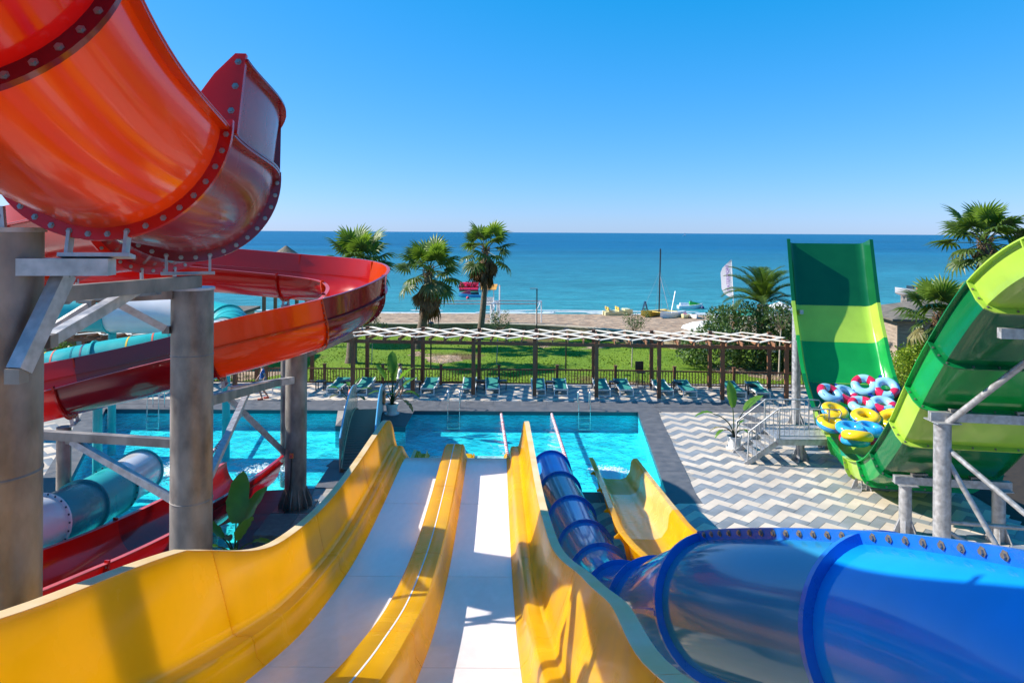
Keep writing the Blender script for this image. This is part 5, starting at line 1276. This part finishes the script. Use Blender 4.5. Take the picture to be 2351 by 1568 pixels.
# ================================================================== stone wall along the beach
wl = thing('stone_wall', 'long low stone wall with pale capping between lawn and beach', 'wall', (0, 54, 0), flat=True)
WP = catmull([at(600, 768, 55), gnd(870, 768), gnd(1100, 768), gnd(1300, 775), gnd(1480, 792), gnd(1570, 806)], 8)
WP = resample([Vector((p.x, p.y, 0)) for p in WP], .35); WFr = frames(WP)
loft(MB(), WFr, [(-.17, -.2), (.17, -.2), (.17, .78), (-.17, .78)]).build('wall_core', 'mortar', wl)
loft(MB(), WFr, [(-.26, .785), (.26, .785), (.26, .87), (-.26, .87)]).build('capping', 'stone_cap', wl)
rl = random.Random(81); cnt = 0; rest = MB()
for row in range(3):
    i = 0.0; h0 = .0+row*.26
    s_ = 0.0; Ltot = .35*(len(WP)-1)
    while s_ < Ltot-.5:
        w = rl.uniform(.28, .62); hh = .245*rl.uniform(.9, 1.0); k = int((s_+w/2)/.35); k = min(k, len(WFr)-2); p, t, s, u = WFr[k]; c = WP[0].copy(); 
        f = (s_+w/2)/.35-k; c = WP[k].lerp(WP[k+1], f)+s*(.175+rl.uniform(0, .02))+Vector((0, 0, h0+.13))
        M = Matrix((t, s, Vector((0, 0, 1)))).transposed(); mb = MB() if cnt < 290 else rest; mb.box(c, (w-.02, .07, hh-.015), M)
        if cnt < 290: mb.build('stone', rl.choice(('stone_a', 'stone_b', 'stone_c')), wl)
        cnt += 1; s_ += w
if rest.v: tag(rest.build('stone_field', 'stone_a', wl), kind='stuff')
# surf along the shore
b = MB(); rl = random.Random(91)
def shore(x): return 75.0+.5*math.sin(x*.09+1)+.25*math.sin(x*.31)
for (off, w, amp) in ((-.35, .55, .35), (.7, .3, .25), (2.0, .22, .2)):
    x = -46.0
    while x < 60:
        L_ = rl.uniform(1.0, 6.0)
        if rl.random() < (.9 if off < 0 else .45):
            k = 8; vs = []
            for i in range(k+1):
                xx = x+L_*i/k; ww = w*math.sin(math.pi*i/k)**.5*rl.uniform(.5, 1.2); y0 = shore(xx)+off+amp*rl.uniform(-.3, .3); vs += [(xx, y0-ww, -1.185+.02), (xx, y0, -1.11), (xx, y0+ww*.6, -1.195)]
            fs = [(3*i+j, 3*i+3+j, 3*i+4+j, 3*i+1+j) for i in range(k) for j in (0, 1)]; b.add(vs, fs)
        x += L_*.8
tag(b.build('surf', 'foam_white'), 'thin white foam line where small waves meet the sand', 'surf', kind='stuff')
# ================================================================== beach furniture and boats
def frame_goal(x0, x1, D, label):
    a = at(x0, 700, D); b_ = at(x1, 700, D); z0 = beach_z(D)-.05; z1 = at(x0, 697, D).z; T = thing('beach_frame', label, 'frame', (a.x, D, z0), 0, 'white pipe frames on the beach')
    W = b_.x-a.x; H = z1-z0
    for x in (0, W):
        MB().tube([(x, 0, 0), (x, 0, H)], .06, 10).build('post', 'white_plastic', T); MB().tube([(x, 0, H), (x+.5, 2.0, H+.05)], .05, 8).build('side_bar', 'white_plastic', T); MB().tube([(x, .02, H-.6), (x+.4, 1.6, H)], .035, 8).build('knee_brace', 'white_plastic', T)
        MB().tube([(x+.5, 2.0, -.2), (x+.5, 2.0, H+.05)], .05, 10).build('post', 'white_plastic', T)
    MB().tube([(0, 0, H), (W, 0, H)], .05, 8).build('crossbar', 'galv', T); MB().tube([(.5, 2.0, H+.05), (W+.5, 2.0, H+.05)], .05, 8).build('crossbar', 'galv', T)
frame_goal(988, 1130, 58, 'white pipe frame on the sand left of the lifeguard chair'); frame_goal(1127, 1232, 58.5, 'white pipe frame on the sand beside the tall black lamp post')
def g_on(x, y, z): p = gnd(x, y, z); return p
p = at(1123, 755, 60); zb = beach_z(60); T = thing('lifeguard_chair', 'tall white lifeguard chair under a small orange canopy', 'lifeguard chair', (p.x, 60, zb-.03))
for x in (-.38, .38):
    for y in (-.35, .35): MB().tube([(x*1.1, y*1.1, 0), (x, y, 3.1 if y > 0 else 3.0)], .035, 8).build('leg', 'white_plastic', T)
for z in (.4, .8, 1.2): MB().tube([(-.4, -.38, z), (.4, -.38, z)], .025, 6).build('rung', 'white_plastic', T)
bx((0, 0, 1.6), (.85, .75, .06)).build('seat', 'white_plastic', T); bx((0, .35, 1.95), (.8, .05, .6)).build('backrest', 'white_plastic', T)
mb = MB(); mb.add([(-.75, -.6, 2.95), (.6, -.6, 2.95), (.72, .6, 3.35), (-.62, .6, 3.35), (-.75, -.6, 2.98), (.6, -.6, 2.98), (.72, .6, 3.38), (-.62, .6, 3.38)], [(3, 2, 1, 0), (4, 5, 6, 7), (0, 1, 5, 4), (1, 2, 6, 5), (2, 3, 7, 6), (3, 0, 4, 7)]); mb.build('canopy', 'orange_cloth', T)
p = at(1147, 718, 66); T = thing('beach_pole', 'single tall white pole standing on the sand', 'pole', (p.x, 66, beach_z(66)-.05)); MB().tube([(0, 0, 0), (0, 0, 3.2)], .07, 10).build('shaft', 'white_plastic', T, smooth=True); MB().sphere((0, 0, 3.22), (.08, .08, .06)).build('cap', 'galv', T)

def hull(L_, W, H, sheer=.25, n=12, m=7, flat=.35):
    """boat hull along +X, bow at +X"""
    mb = MB(); vs = []; fs = []
    for i in range(n+1):
        t = i/n; w = W/2*(1-max(0, (t-.45)/.55)**2.2)*(0.86+.14*min(1, t*4)); z0 = H*.55*max(0, (t-.6)/.4)**2; top = H+sheer*t*t
        for j in range(m+1):
            a = -math.pi/2+math.pi*j/m; y = math.sin(a)*w; k = abs(math.cos(a)); vs.append((L_*(t-.5), y, z0+(top-z0)*(1-k**flat)))
    for i in range(n):
        for j in range(m): fs.append((i*(m+1)+j, (i+1)*(m+1)+j, (i+1)*(m+1)+j+1, i*(m+1)+j+1))
    fs.append(tuple(range(m+1))); 
    fs += [((i)*(m+1), i*(m+1)+m, (i+1)*(m+1)+m, (i+1)*(m+1)) for i in range(n)]
    mb.add(vs, fs); return mb
def jetski(loc, rz, c1, c2, label):
    T = thing('jet_ski', label, 'jet ski', loc, rz); hull(3.0, 1.1, .45).build('hull', c1, T, smooth=True)
    mb = MB(); mb.add([(-.2, -.28, .45), (-.2, .28, .45), (1.35, .12, .62), (1.35, -.12, .62), (-.1, -.16, .95), (-.1, .16, .95), (.55, .12, .85), (.55, -.12, .85)], [(0, 1, 5, 4), (4, 5, 6, 7), (7, 6, 2, 3), (0, 4, 7, 3), (1, 2, 6, 5)]); mb.build('hood', c2, T)
    mb = MB(); mb.add([(-1.3, -.2, .45), (-1.3, .2, .45), (-.15, .22, .45), (-.15, -.22, .45), (-1.25, -.13, .78), (-1.25, .13, .78), (-.2, .14, .74), (-.2, -.14, .74)], [(4, 5, 6, 7), (0, 1, 5, 4), (0, 4, 7, 3), (1, 2, 6, 5), (2, 3, 7, 6)]); mb.build('saddle', c1 if c1 == 'hull_white' else 'black_plastic', T)
    MB().tube([(.05, -.35, 1.02), (.12, 0, .98), (.05, .35, 1.02)], .03, 8).build('handlebar', 'black_plastic', T); MB().tube([(.12, 0, .9), (.1, 0, 1.0)], .04, 8).build('steering_stem', 'black_plastic', T)
    return T
p = gnd(1585, 708, -1.2); jetski((p.x, p.y, -1.3), .05, 'hull_white', 'hull_green', 'white and green jet ski moored off the beach')
p = gnd(1078, 682, -1.2); jetski((p.x, p.y, -1.3), 3.25, 'hull_blue', 'hull_red', 'blue and red jet ski in front of the red towable')
def buoy(px, py, label, m):
    p = gnd(px, py, -1.2); T = thing('buoy', label, 'buoy', (p.x, p.y, -1.25)); MB().sphere((0, 0, .15), (.22, .22, .22)).build('float_ball', m, T, smooth=True); MB().torus((0, 0, .4), (0, 1, 0), .06, .02, 10, 6).build('ring', 'galv', T)
buoy(1074, 686, 'small red mooring buoy by the blue jet ski', 'hull_red'); buoy(1613, 709, 'small dark mooring buoy right of the green jet ski', 'navy')
p = gnd(1077, 668, -1.2); T = thing('towable_sofa', 'red inflatable towable sofa floating behind the blue jet ski', 'inflatable', (p.x, p.y, -1.3), 0)
mb = MB(); mb.tube([(-1.4, -.9, .3), (1.4, -.9, .3)], .35, 14); mb.tube([(-1.4, .3, .3), (1.4, .3, .3)], .35, 14); mb.build('base_tube', 'hull_red', T, smooth=True)
for x in (-1.35, -.45, .45, 1.35): MB().tube([(x, -.9, .75), (x, .5, .85)], .22, 12).build('armrest', 'hull_red', T, smooth=True)
MB().tube([(-1.4, .6, 1.0), (1.4, .6, 1.0)], .38, 14).build('back_tube', 'hull_red', T, smooth=True)
for x in (-.6, .5): MB().tube([(x, .6, 1.35), (x+.25, .6, 1.5), (x+.5, .6, 1.35)], .06, 8).build('handle', 'black_plastic', T)
bx((0, -1.0, .05), (2.6, .9, .2)).build('under_float', 'hull_green', T)
# pedal boat on the sand
p = at(1418, 722, 72.5); T = thing('pedal_boat', 'cream pedal boat pulled up at the water line', 'pedal boat', (p.x, 72.5, beach_z(72.5)-.05), .1)
for y in (-.5, .5):
    o = hull(3.0, .55, .5).build('float', 'hull_cream', T, smooth=True); o.location = (0, y, 0)
for x in (-.9, .2):
    for y in (-.45, .45):
        bx((x, y, .62), (.5, .6, .12)).build('seat', 'hull_cream', T); bx((x-.25, y, .82), (.1, .6, .32)).build('backrest', 'hull_yellow', T)
bx((.9, 0, .65), (.6, 1.2, .25)).build('front_deck', 'hull_cream', T); MB().tube([(-1.3, 0, .4), (-1.3, 0, 1.0)], .03, 6).build('tiller', 'galv', T)
p = at(1482, 722, 72); T = thing('beach_trestle', 'small dark A-frame trestle on the sand by the pedal boat', 'trestle', (p.x, 72, beach_z(72)-.05))
for s_ in (-1, 1): MB().bar((s_*.4, 0, 0), (s_*.02, 0, 1.5), .08, .06).build('leg', 'navy', T); MB().bar((s_*.4, .5, 0), (s_*.02, .5, 1.5), .08, .06).build('leg', 'navy', T)
MB().bar((0, -.1, 1.5), (0, .6, 1.5), .1, .1).build('top_bar', 'navy', T)
# beach catamaran
p = at(1522, 727, 70); T = thing('catamaran', 'beached catamaran with yellow hulls and a tall black mast', 'catamaran', (p.x, 70, beach_z(70)-.05), -2.3)
for y, c in ((-1.1, 'hull_yellow'), (1.1, 'hull_white')):
    o = hull(5.0, .5, .6).build('hull', c, T, smooth=True); o.location = (0, y, 0)
for x in (-1.0, .8): MB().tube([(x, -1.1, .6), (x, 1.1, .6)], .06, 8).build('cross_beam', 'hull_yellow', T)
bx((-.1, 0, .58), (1.7, 2.0, .02)).build('trampoline', 'black_plastic', T)
top = at(1529, 571, 70).z-(beach_z(70)-.05)
MB().tube([(.8, 0, .6), (.72, .08, top)], .07, 8).build('mast', 'black_plastic', T, smooth=True); MB().tube([(.74, .05, top*.62), (-1.2, 0, .6)], .03, 6).build('furled_sail', 'flag_white', T)
for q in ((2.2, -1.1, .7), (2.2, 1.1, .7), (-.6, -1.2, .7), (-.6, 1.2, .7)): MB().tube([(.74, .06, top*.68), q], .012, 4).build('stay', 'galv', T)
MB().bar((-1.4, .2, .6), (-2.0, .3, 2.6), .09, .05).build('rudder', 'hull_white', T)
for i, (px, py, D, c, lab) in enumerate([(1572, 730, 69, 'hull_cream', 'cream and red kayak lying beside the catamaran'), (1594, 732, 68.5, 'hull_white', 'white kayak lying next to the cream kayak')]):
    p = at(px, py, D); T = thing('kayak', lab, 'kayak', (p.x, D, beach_z(D)-.05), -1.9+.2*i, 'kayaks on the sand'); hull(2.9, .75, .35).build('hull', c, T, smooth=True); bx((-.2, 0, .4), (.7, .4, .1)).build('seat', 'hull_red' if i == 0 else 'black_plastic', T); bx((.6, 0, .42), (.5, .3, .05)).build('hatch', 'hull_white', T)
# white parasol, cabinet, timber path
p = at(1622, 748, 47); T = thing('beach_parasol', 'wide low white parasol at the end of the beach path', 'parasol', (p.x, 47, -.02)); 
mb = MB(); mb.lathe([(1.75, 1.2), (1.7, 1.27), (1.0, 1.55), (.001, 1.75)], 10); mb.build('canopy', 'umbrella_white', T); MB().tube([(0, 0, 0), (0, 0, 1.74)], .035, 8).build('pole', 'white_plastic', T)
for k in range(10):
    a = 2*math.pi*k/10; MB().tube([(0, 0, 1.68), (1.68*math.cos(a), 1.68*math.sin(a), 1.22)], .012, 4).build('rib', 'galv', T)
p = gnd(1655, 762); T = thing('shower_cabinet', 'small grey metal cabinet beside the beach path', 'cabinet', (p.x, p.y, -.03)); bx((0, 0, .65), (1.05, .6, 1.3)).build('body', 'white_plastic', T); bx((0, -.31, .65), (.85, .02, 1.12)).build('door', 'glass_dark', T); bx((.35, -.33, .65), (.05, .03, .15)).build('handle', 'steel', T)
pth = MB(); rl = random.Random(5); PT = thing('beach_path', None, None, (8.4, 55, 0), flat=True); tag(PT, kind='structure')
for i in range(26):
    t = i/25; c = gnd(1545, 800).lerp(gnd(1622, 752), t); MB().box((c.x, c.y, beach_z(c.y)+.05), (2.0, .36, .04), Matrix.Rotation(.25, 3, 'Z')).build('path_plank', 'stake_wood', PT)
p = gnd(1690, 790); T = thing('timber_post', 'dark timber post at the edge of oleander bush', 'post', (p.x, p.y, 0)); bx((0, 0, .9), (.42, .42, 1.8)).build('shaft', 'timber', T); bx((0, 0, 1.83), (.5, .5, .06)).build('cap', 'timber', T)
# feather flag with vertical lettering
fb = at(1668, 735, 62); T = thing('beach_flag', 'tall white feather flag with violet vertical lettering', 'flag', (fb.x+.25, 62, beach_z(62)-.1), -.55)
Hf = at(1672, 597, 62).z-(beach_z(62)-.1); 
mb = MB(); ol = []
prof_ = [(0.0, .38), (.08, .9), (.22, 1.12), (.45, 1.12), (.64, 1.12), (.78, .9), (.9, .45), (1.0, .06)]
z_lo = Hf*.42
for i, (t, w) in enumerate(prof_):
    z = z_lo+(Hf-z_lo)*t; lean_ = .0; xr = .38-.42*t**1.5; xr = .35-.2*t
    for th in (-.012, .012): ol += [(xr-w*.92, th+.06*math.sin(t*5), z), (xr, th, z)]
fs = []
for i in range(len(prof_)-1):
    k = i*4; fs += [(k, k+1, k+5, k+4), (k+3, k+2, k+6, k+7), (k+1, k+3, k+7, k+5), (k+2, k, k+4, k+6)]
mb.add(ol, fs); mb.build('cloth', 'flag_white', T, smooth=True); MB().tube([(.32, 0, 0), (.35, .0, z_lo), (.16, 0, Hf)], .03, 8).build('pole', 'white_plastic', T, smooth=True)
cu = bpy.data.curves.new('flag_lettering', 'FONT'); cu.body = 'WATERSPORT'; cu.size = .75; cu.extrude = .004; cu.align_x = 'CENTER'; cu.align_y = 'CENTER'
to = bpy.data.objects.new('tmp_text', cu); COL.objects.link(to); bpy.context.view_layer.update()
me = bpy.data.meshes.new_from_object(to.evaluated_get(bpy.context.evaluated_depsgraph_get())); bpy.data.objects.remove(to)
lt = obj('lettering', me, 'flag_violet', T); w_ = max(v.co.x for v in me.vertices)-min(v.co.x for v in me.vertices)
lt.rotation_euler = (R(90), R(-90-3.5), 0); lt.scale = (min(1, (Hf-z_lo)*.74/w_)*1.0,)*3; lt.location = (-.12, -.075, z_lo+(Hf-z_lo)*.5)
# green and white beach parasols by the date palm
for px, py, m_, lab in ((1716, 715, 'umbrella_green', 'dark green parasol half hidden by the date palm'), (1790, 700, 'umbrella_white', 'pale parasol edge seen behind the date palm fronds')):
    p = at(px, py, 60); T = thing('beach_parasol', lab, 'parasol', (p.x, 60, beach_z(60)-.1), 0); z = p.z-(beach_z(60)-.1)
    MB().lathe([(1.3, z-.25), (1.25, z-.2), (.001, z+.3)], 8).build('canopy', m_, T); MB().tube([(0, 0, 0), (0, 0, z+.3)], .03, 8).build('pole', 'white_plastic', T)
# thatched shelter and boardwalk frame beyond the red slide
p = at(657, 575, 47); T = thing('thatched_shelter', 'timber shelter with a pointed thatched roof behind the red slide', 'shelter', (p.x, 47, 0)); zt = p.z+.2
mb = MB(); mb.lathe([(1.75, zt-1.15), (1.7, zt-1.0), (1.0, zt-.55), (.35, zt-.1), (.05, zt+.12), (.001, zt+.12)], 16); mb.build('thatch_roof', 'thatch', T)
for x in (-1.1, 1.1):
    for y in (-1.1, 1.1): bx((x, y, (zt-1.0)/2), (.2, .2, zt-1.0)).build('post', 'timber_light', T)
for y in (-1.1, 1.1):
    for z in (zt-3.2, zt-2.0):
        MB().bar((-1.1, y, z), (0, y, z+1.1), .1, .1).build('brace', 'timber_light', T); MB().bar((1.1, y, z), (0, y, z+1.1), .1, .1).build('brace', 'timber_light', T)
    bx((0, y, zt-2.05), (2.3, .14, .14)).build('rail', 'timber_light', T)
# wooden hut at the right
hb = Vector((23.5, 39.0, 0)); T = thing('wooden_hut', 'weathered plank hut with a low grey roof behind the hedge', 'hut', hb, -.12)
zr = 3.4
for i in range(15):
    z = .1+i*.21; bx((-2.2+.0, .15, z), (.05, 4.4, .2)).build('plank', 'hut_board', T); bx((.35, -2.05, z), (5.1, .05, .2)).build('plank', 'hut_board', T)
bx((.4, .2, 1.55), (5.0, 4.3, 3.1)).build('core', 'timber', T); bx((-2.2, -2.06, 1.6), (.12, .12, 3.2)).build('corner_post', 'hut_board', T)
mb = MB(); mb.add([(-2.7, -2.6, 3.15), (3.4, -2.6, 3.15), (3.4, 2.9, 3.15), (-2.7, 2.9, 3.15), (.2, .1, 4.0), (.9, .1, 4.0), (-2.7, -2.6, 3.05), (3.4, -2.6, 3.05), (3.4, 2.9, 3.05), (-2.7, 2.9, 3.05)], [(0, 1, 5, 4), (1, 2, 5), (2, 3, 4, 5), (3, 0, 4), (6, 7, 1, 0), (7, 8, 2, 1), (8, 9, 3, 2), (9, 6, 0, 3), (9, 8, 7, 6)]); mb.build('roof', 'hut_roof', T)
bx((1.2, -2.09, 1.3), (1.5, .03, 2.4)).build('door', 'black_plastic', T)
# motor boat on its stand behind the hut, far sail
p = at(2100, 672, 62); T = thing('motor_boat', 'white motor boat with a red stripe beyond the hut', 'motor boat', (p.x+.3, 62, p.z-.4), math.pi)
hull(4.2, 1.6, .6, .3).build('hull', 'hull_white', T, smooth=True); bx((-.5, 0, .46), (2.4, 1.57, .05)).build('stripe', 'hull_red', T); bx((.7, 0, .85), (.1, 1.1, .35)).build('windscreen', 'glass_dark', T); bx((-2.15, 0, .7), (.25, .4, .7)).build('outboard_motor', 'black_plastic', T); bx((-.6, 0, .75), (.9, 1.1, .25)).build('seat', 'hull_red', T)
bt = p.z-.4-beach_z(62); bx((0, 0, -bt/2+.1), (2.6, 1.0, bt)).build('cradle', 'galv_dark', T)
for px, py, lab in ((2343, 541, 'tiny white sail on the far horizon right of half-pipe'), (1572, 537, 'tiny white sail on the far horizon above the catamaran')):
    D = 2400; p = at(px, py, D); T = thing('sail_boat', lab, 'sailboat', (p.x, D, -1.2), 0, 'sails on the horizon'); hull(12, 3, 1.5).build('hull', 'hull_white', T); MB().add([(-3, 0, 2), (4, 0, 2), (0, 0, 12), (-3, .2, 2), (4, .2, 2), (0, .2, 12)], [(0, 1, 2), (5, 4, 3), (0, 3, 4, 1), (1, 4, 5, 2), (2, 5, 3, 0)]).build('sail', 'flag_white', T)
# low service building seen through the frame at the left
T = thing('service_building', 'low pale building with doors behind the shorter pergola', 'building', (-21.5, 40.5, 0), .03)
bx((0, 0, 1.4), (11, 4, 2.8)).build('wall', 'house_wall', T); bx((0, -.2, 2.9), (11.6, 4.8, .18)).build('roof', 'hut_roof', T)
for x, m_ in ((-3.6, 'timber_light'), (-.6, 'timber_light'), (2.4, 'glass_dark')): d_ = bx((x, -2.02, 1.05), (1.1, .06, 2.1)).build('door', m_, T); bx((x+.4, -2.06, 1.0), (.05, .05, .15)).build('handle', 'steel', d_)
for x in (-2.1, 1.0, 4.0): w_ = bx((x, -2.02, 1.7), (1.0, .05, .9)).build('window', 'white_plastic', T); bx((x, -2.05, 1.7), (.86, .03, .76)).build('pane', 'glass_dark', w_)
for i, (x, y, lab) in enumerate([(-18.3, 36.8, 'dark green shrub near the service building doors'), (-24.6, 36.4, 'dark green shrub at the far side of service building')]):
    bush('garden_shrub', (x, y, 0), [(0, 0, .8, .9, .8, .8), (.7, .1, .9, .7, .7, .8)], 1800, .14, 'bush_green', lab, 'shrub', 95+i, 3, 0, None, 'shrubs by the service building')
# ================================================================== splashes where slides meet the water
def splash(c, rx, ry, n, label, seed, rz=0):
    rl = random.Random(seed); b = MB()
    for i in range(n):
        a = rl.uniform(0, 6.283); q = rl.random()**.7; x, y = rx*q*math.cos(a), ry*q*math.sin(a); s = rl.uniform(.015, .07)*(1.2-q); h = rl.uniform(.0, .05)*(1-q)
        xx = c[0]+x*math.cos(rz)-y*math.sin(rz); yy = c[1]+x*math.sin(rz)+y*math.cos(rz)
        k = rl.uniform(0, 3); b.add([(xx+s*1.6*math.cos(k+t), yy+s*math.sin(k+t), -.118+h+rl.uniform(0, .02)) for t in (0, 1.26, 2.51, 3.77, 5.03)]+[(xx, yy, -.1+h+s*.5)], [(0, 1, 5), (1, 2, 5), (2, 3, 5), (3, 4, 5), (4, 0, 5)])
    tag(b.build('splash_foam', 'foam_white'), label, 'foam', kind='stuff')
splash((3.2, 22.1), .8, .9, 900, 'white splash at the end of small yellow slide', 1); splash((1.15, 22.0), .6, .8, 500, 'white splash at the end of blue tube slide', 2)
splash((-7.9, 22.0), 1.0, 1.1, 800, 'white splash at the end of red slide', 3); splash((-10.9, 22.2), .8, 1.4, 900, 'white splash at the end of teal tube slide', 4); splash((-9.6, 19.6), .9, 1.6, 260, 'loose foam streaks between red slide and teal tube', 5)

# ================================================================== people
def person(loc, rz, pose, label, top, bottom, H=1.68):
    """one skinned body in a walking pose; clothes as thin shells over it"""
    T = thing('person', label, 'person', loc, rz); k = H/1.72
    J = dict(pel=(0, 0, .95), wst=(0, 0, 1.1), chs=(0, .01, 1.32), nck=(0, 0, 1.48), hd=(0, .03, 1.58), hdt=(0, .02, 1.72),
             lh=(-.10, 0, .90), lk=(-.11, .16, .50), la=(-.11, .02, .09), lt=(-.11, .17, .03), rh=(.10, 0, .90), rk=(.11, .02, .48), ra=(.11, -.24, .12), rt=(.11, -.12, .03),
             ls=(-.19, 0, 1.42), le=(-.25, -.12, 1.16), lw=(-.25, -.02, .92), lf=(-.25, .02, .82), rs=(.19, 0, 1.42), re=(.25, .10, 1.16), rw=(.25, .24, .98), rf=(.25, .28, .89))
    E = [('pel', 'wst'), ('wst', 'chs'), ('chs', 'nck'), ('nck', 'hd'), ('hd', 'hdt'), ('pel', 'lh'), ('lh', 'lk'), ('lk', 'la'), ('la', 'lt'), ('pel', 'rh'), ('rh', 'rk'), ('rk', 'ra'), ('ra', 'rt'),
         ('chs', 'ls'), ('ls', 'le'), ('le', 'lw'), ('lw', 'lf'), ('chs', 'rs'), ('rs', 're'), ('re', 'rw'), ('rw', 'rf')]
    RAD = dict(pel=.14, wst=.125, chs=.14, nck=.055, hd=.085, hdt=.075, lh=.09, lk=.06, la=.042, lt=.035, rh=.09, rk=.06, ra=.042, rt=.035, ls=.06, le=.045, lw=.032, lf=.03, rs=.06, re=.045, rw=.032, rf=.03)
    def skin(name, names, grow, m, extra=None):
        me = bpy.data.meshes.new(name); idx = {n_: i for i, n_ in enumerate(names)}
        P = dict(J); 
        if extra: P.update(extra)
        me.from_pydata([tuple(c*k for c in P[n_]) for n_ in names], [(idx[a], idx[b_]) for a, b_ in E if a in idx and b_ in idx], [])
        o = obj(name, me, m, T); sk = o.modifiers.new('skin', 'SKIN'); ss = o.modifiers.new('sub', 'SUBSURF'); ss.levels = 2; ss.render_levels = 2; sk.use_smooth_shade = True
        for n_ in names:
            r_ = (RAD[n_]+grow)*k; me.skin_vertices[0].data[idx[n_]].radius = (r_, r_)
        me.skin_vertices[0].data[0].use_root = True
        return o
    skin('body', list(J), 0, 'skin')
    skin('top', ['wst', 'pel', 'chs', 'ls', 'le', 'rs', 're'], .022, top, {'pel': (0, 0, 1.0), 'le': (-.215, -.05, 1.28), 're': (.215, .04, 1.28)})
    skin('shorts', ['pel', 'lh', 'lk', 'rh', 'rk'], .026, bottom, {'lk': (-.11, .09, .62), 'rk': (.11, .02, .62)})
    hm = MB(); hm.sphere((0, -.005*k, 1.655*k), (.092*k, .105*k, .10*k), 14, 10); hm.build('hair', 'hair', T, smooth=True)
    for s_ in (-1, 1):
        MB().sphere((s_*.033*k, .11*k, 1.64*k), (.012*k, .008*k, .009*k), 8, 6).build('eye', 'black_plastic', T); MB().sphere((s_*.09*k, .03*k, 1.62*k), (.012*k, .02*k, .03*k), 8, 6).build('ear', 'skin', T)
    MB().sphere((0, .125*k, 1.61*k), (.012*k, .018*k, .02*k), 8, 6).build('nose', 'skin', T)
    for q in ((-.11, .1, .035), (.11, -.17, .045)): bx((q[0]*k, q[1]*k, q[2]*k), (.1*k, .26*k, .07*k)).build('shoe', 'cloth_red' if top == 'cloth_blue' else 'cloth_grey', T)
    for s_, w_ in ((-1, J['lf']), (1, J['rf'])):
        for f in range(4): MB().tube([Vector(w_)*k+Vector((s_*.005, (f-1.5)*.018, -.01)), Vector(w_)*k+Vector((s_*.0, (f-1.5)*.02, -.075+.006*abs(f-1.4)))], [.009, .006], 6).build('finger', 'skin', T)
        MB().tube([Vector(w_)*k+Vector((0, .03, .03)), Vector(w_)*k+Vector((-s_*.01, .055, -.02))], [.01, .007], 6).build('thumb', 'skin', T)
    return T
p = gnd(918, 915); person((p.x, p.y, .014), R(-80), 'walk', 'person in a white top and grey shorts walking past the tall potted plant', 'cloth_white', 'cloth_grey', 1.6)
p = gnd(603, 917); person((p.x, p.y, .014), R(110), 'walk', 'person in a blue patterned shirt walking below the red slide', 'cloth_blue', 'cloth_grey', 1.62)
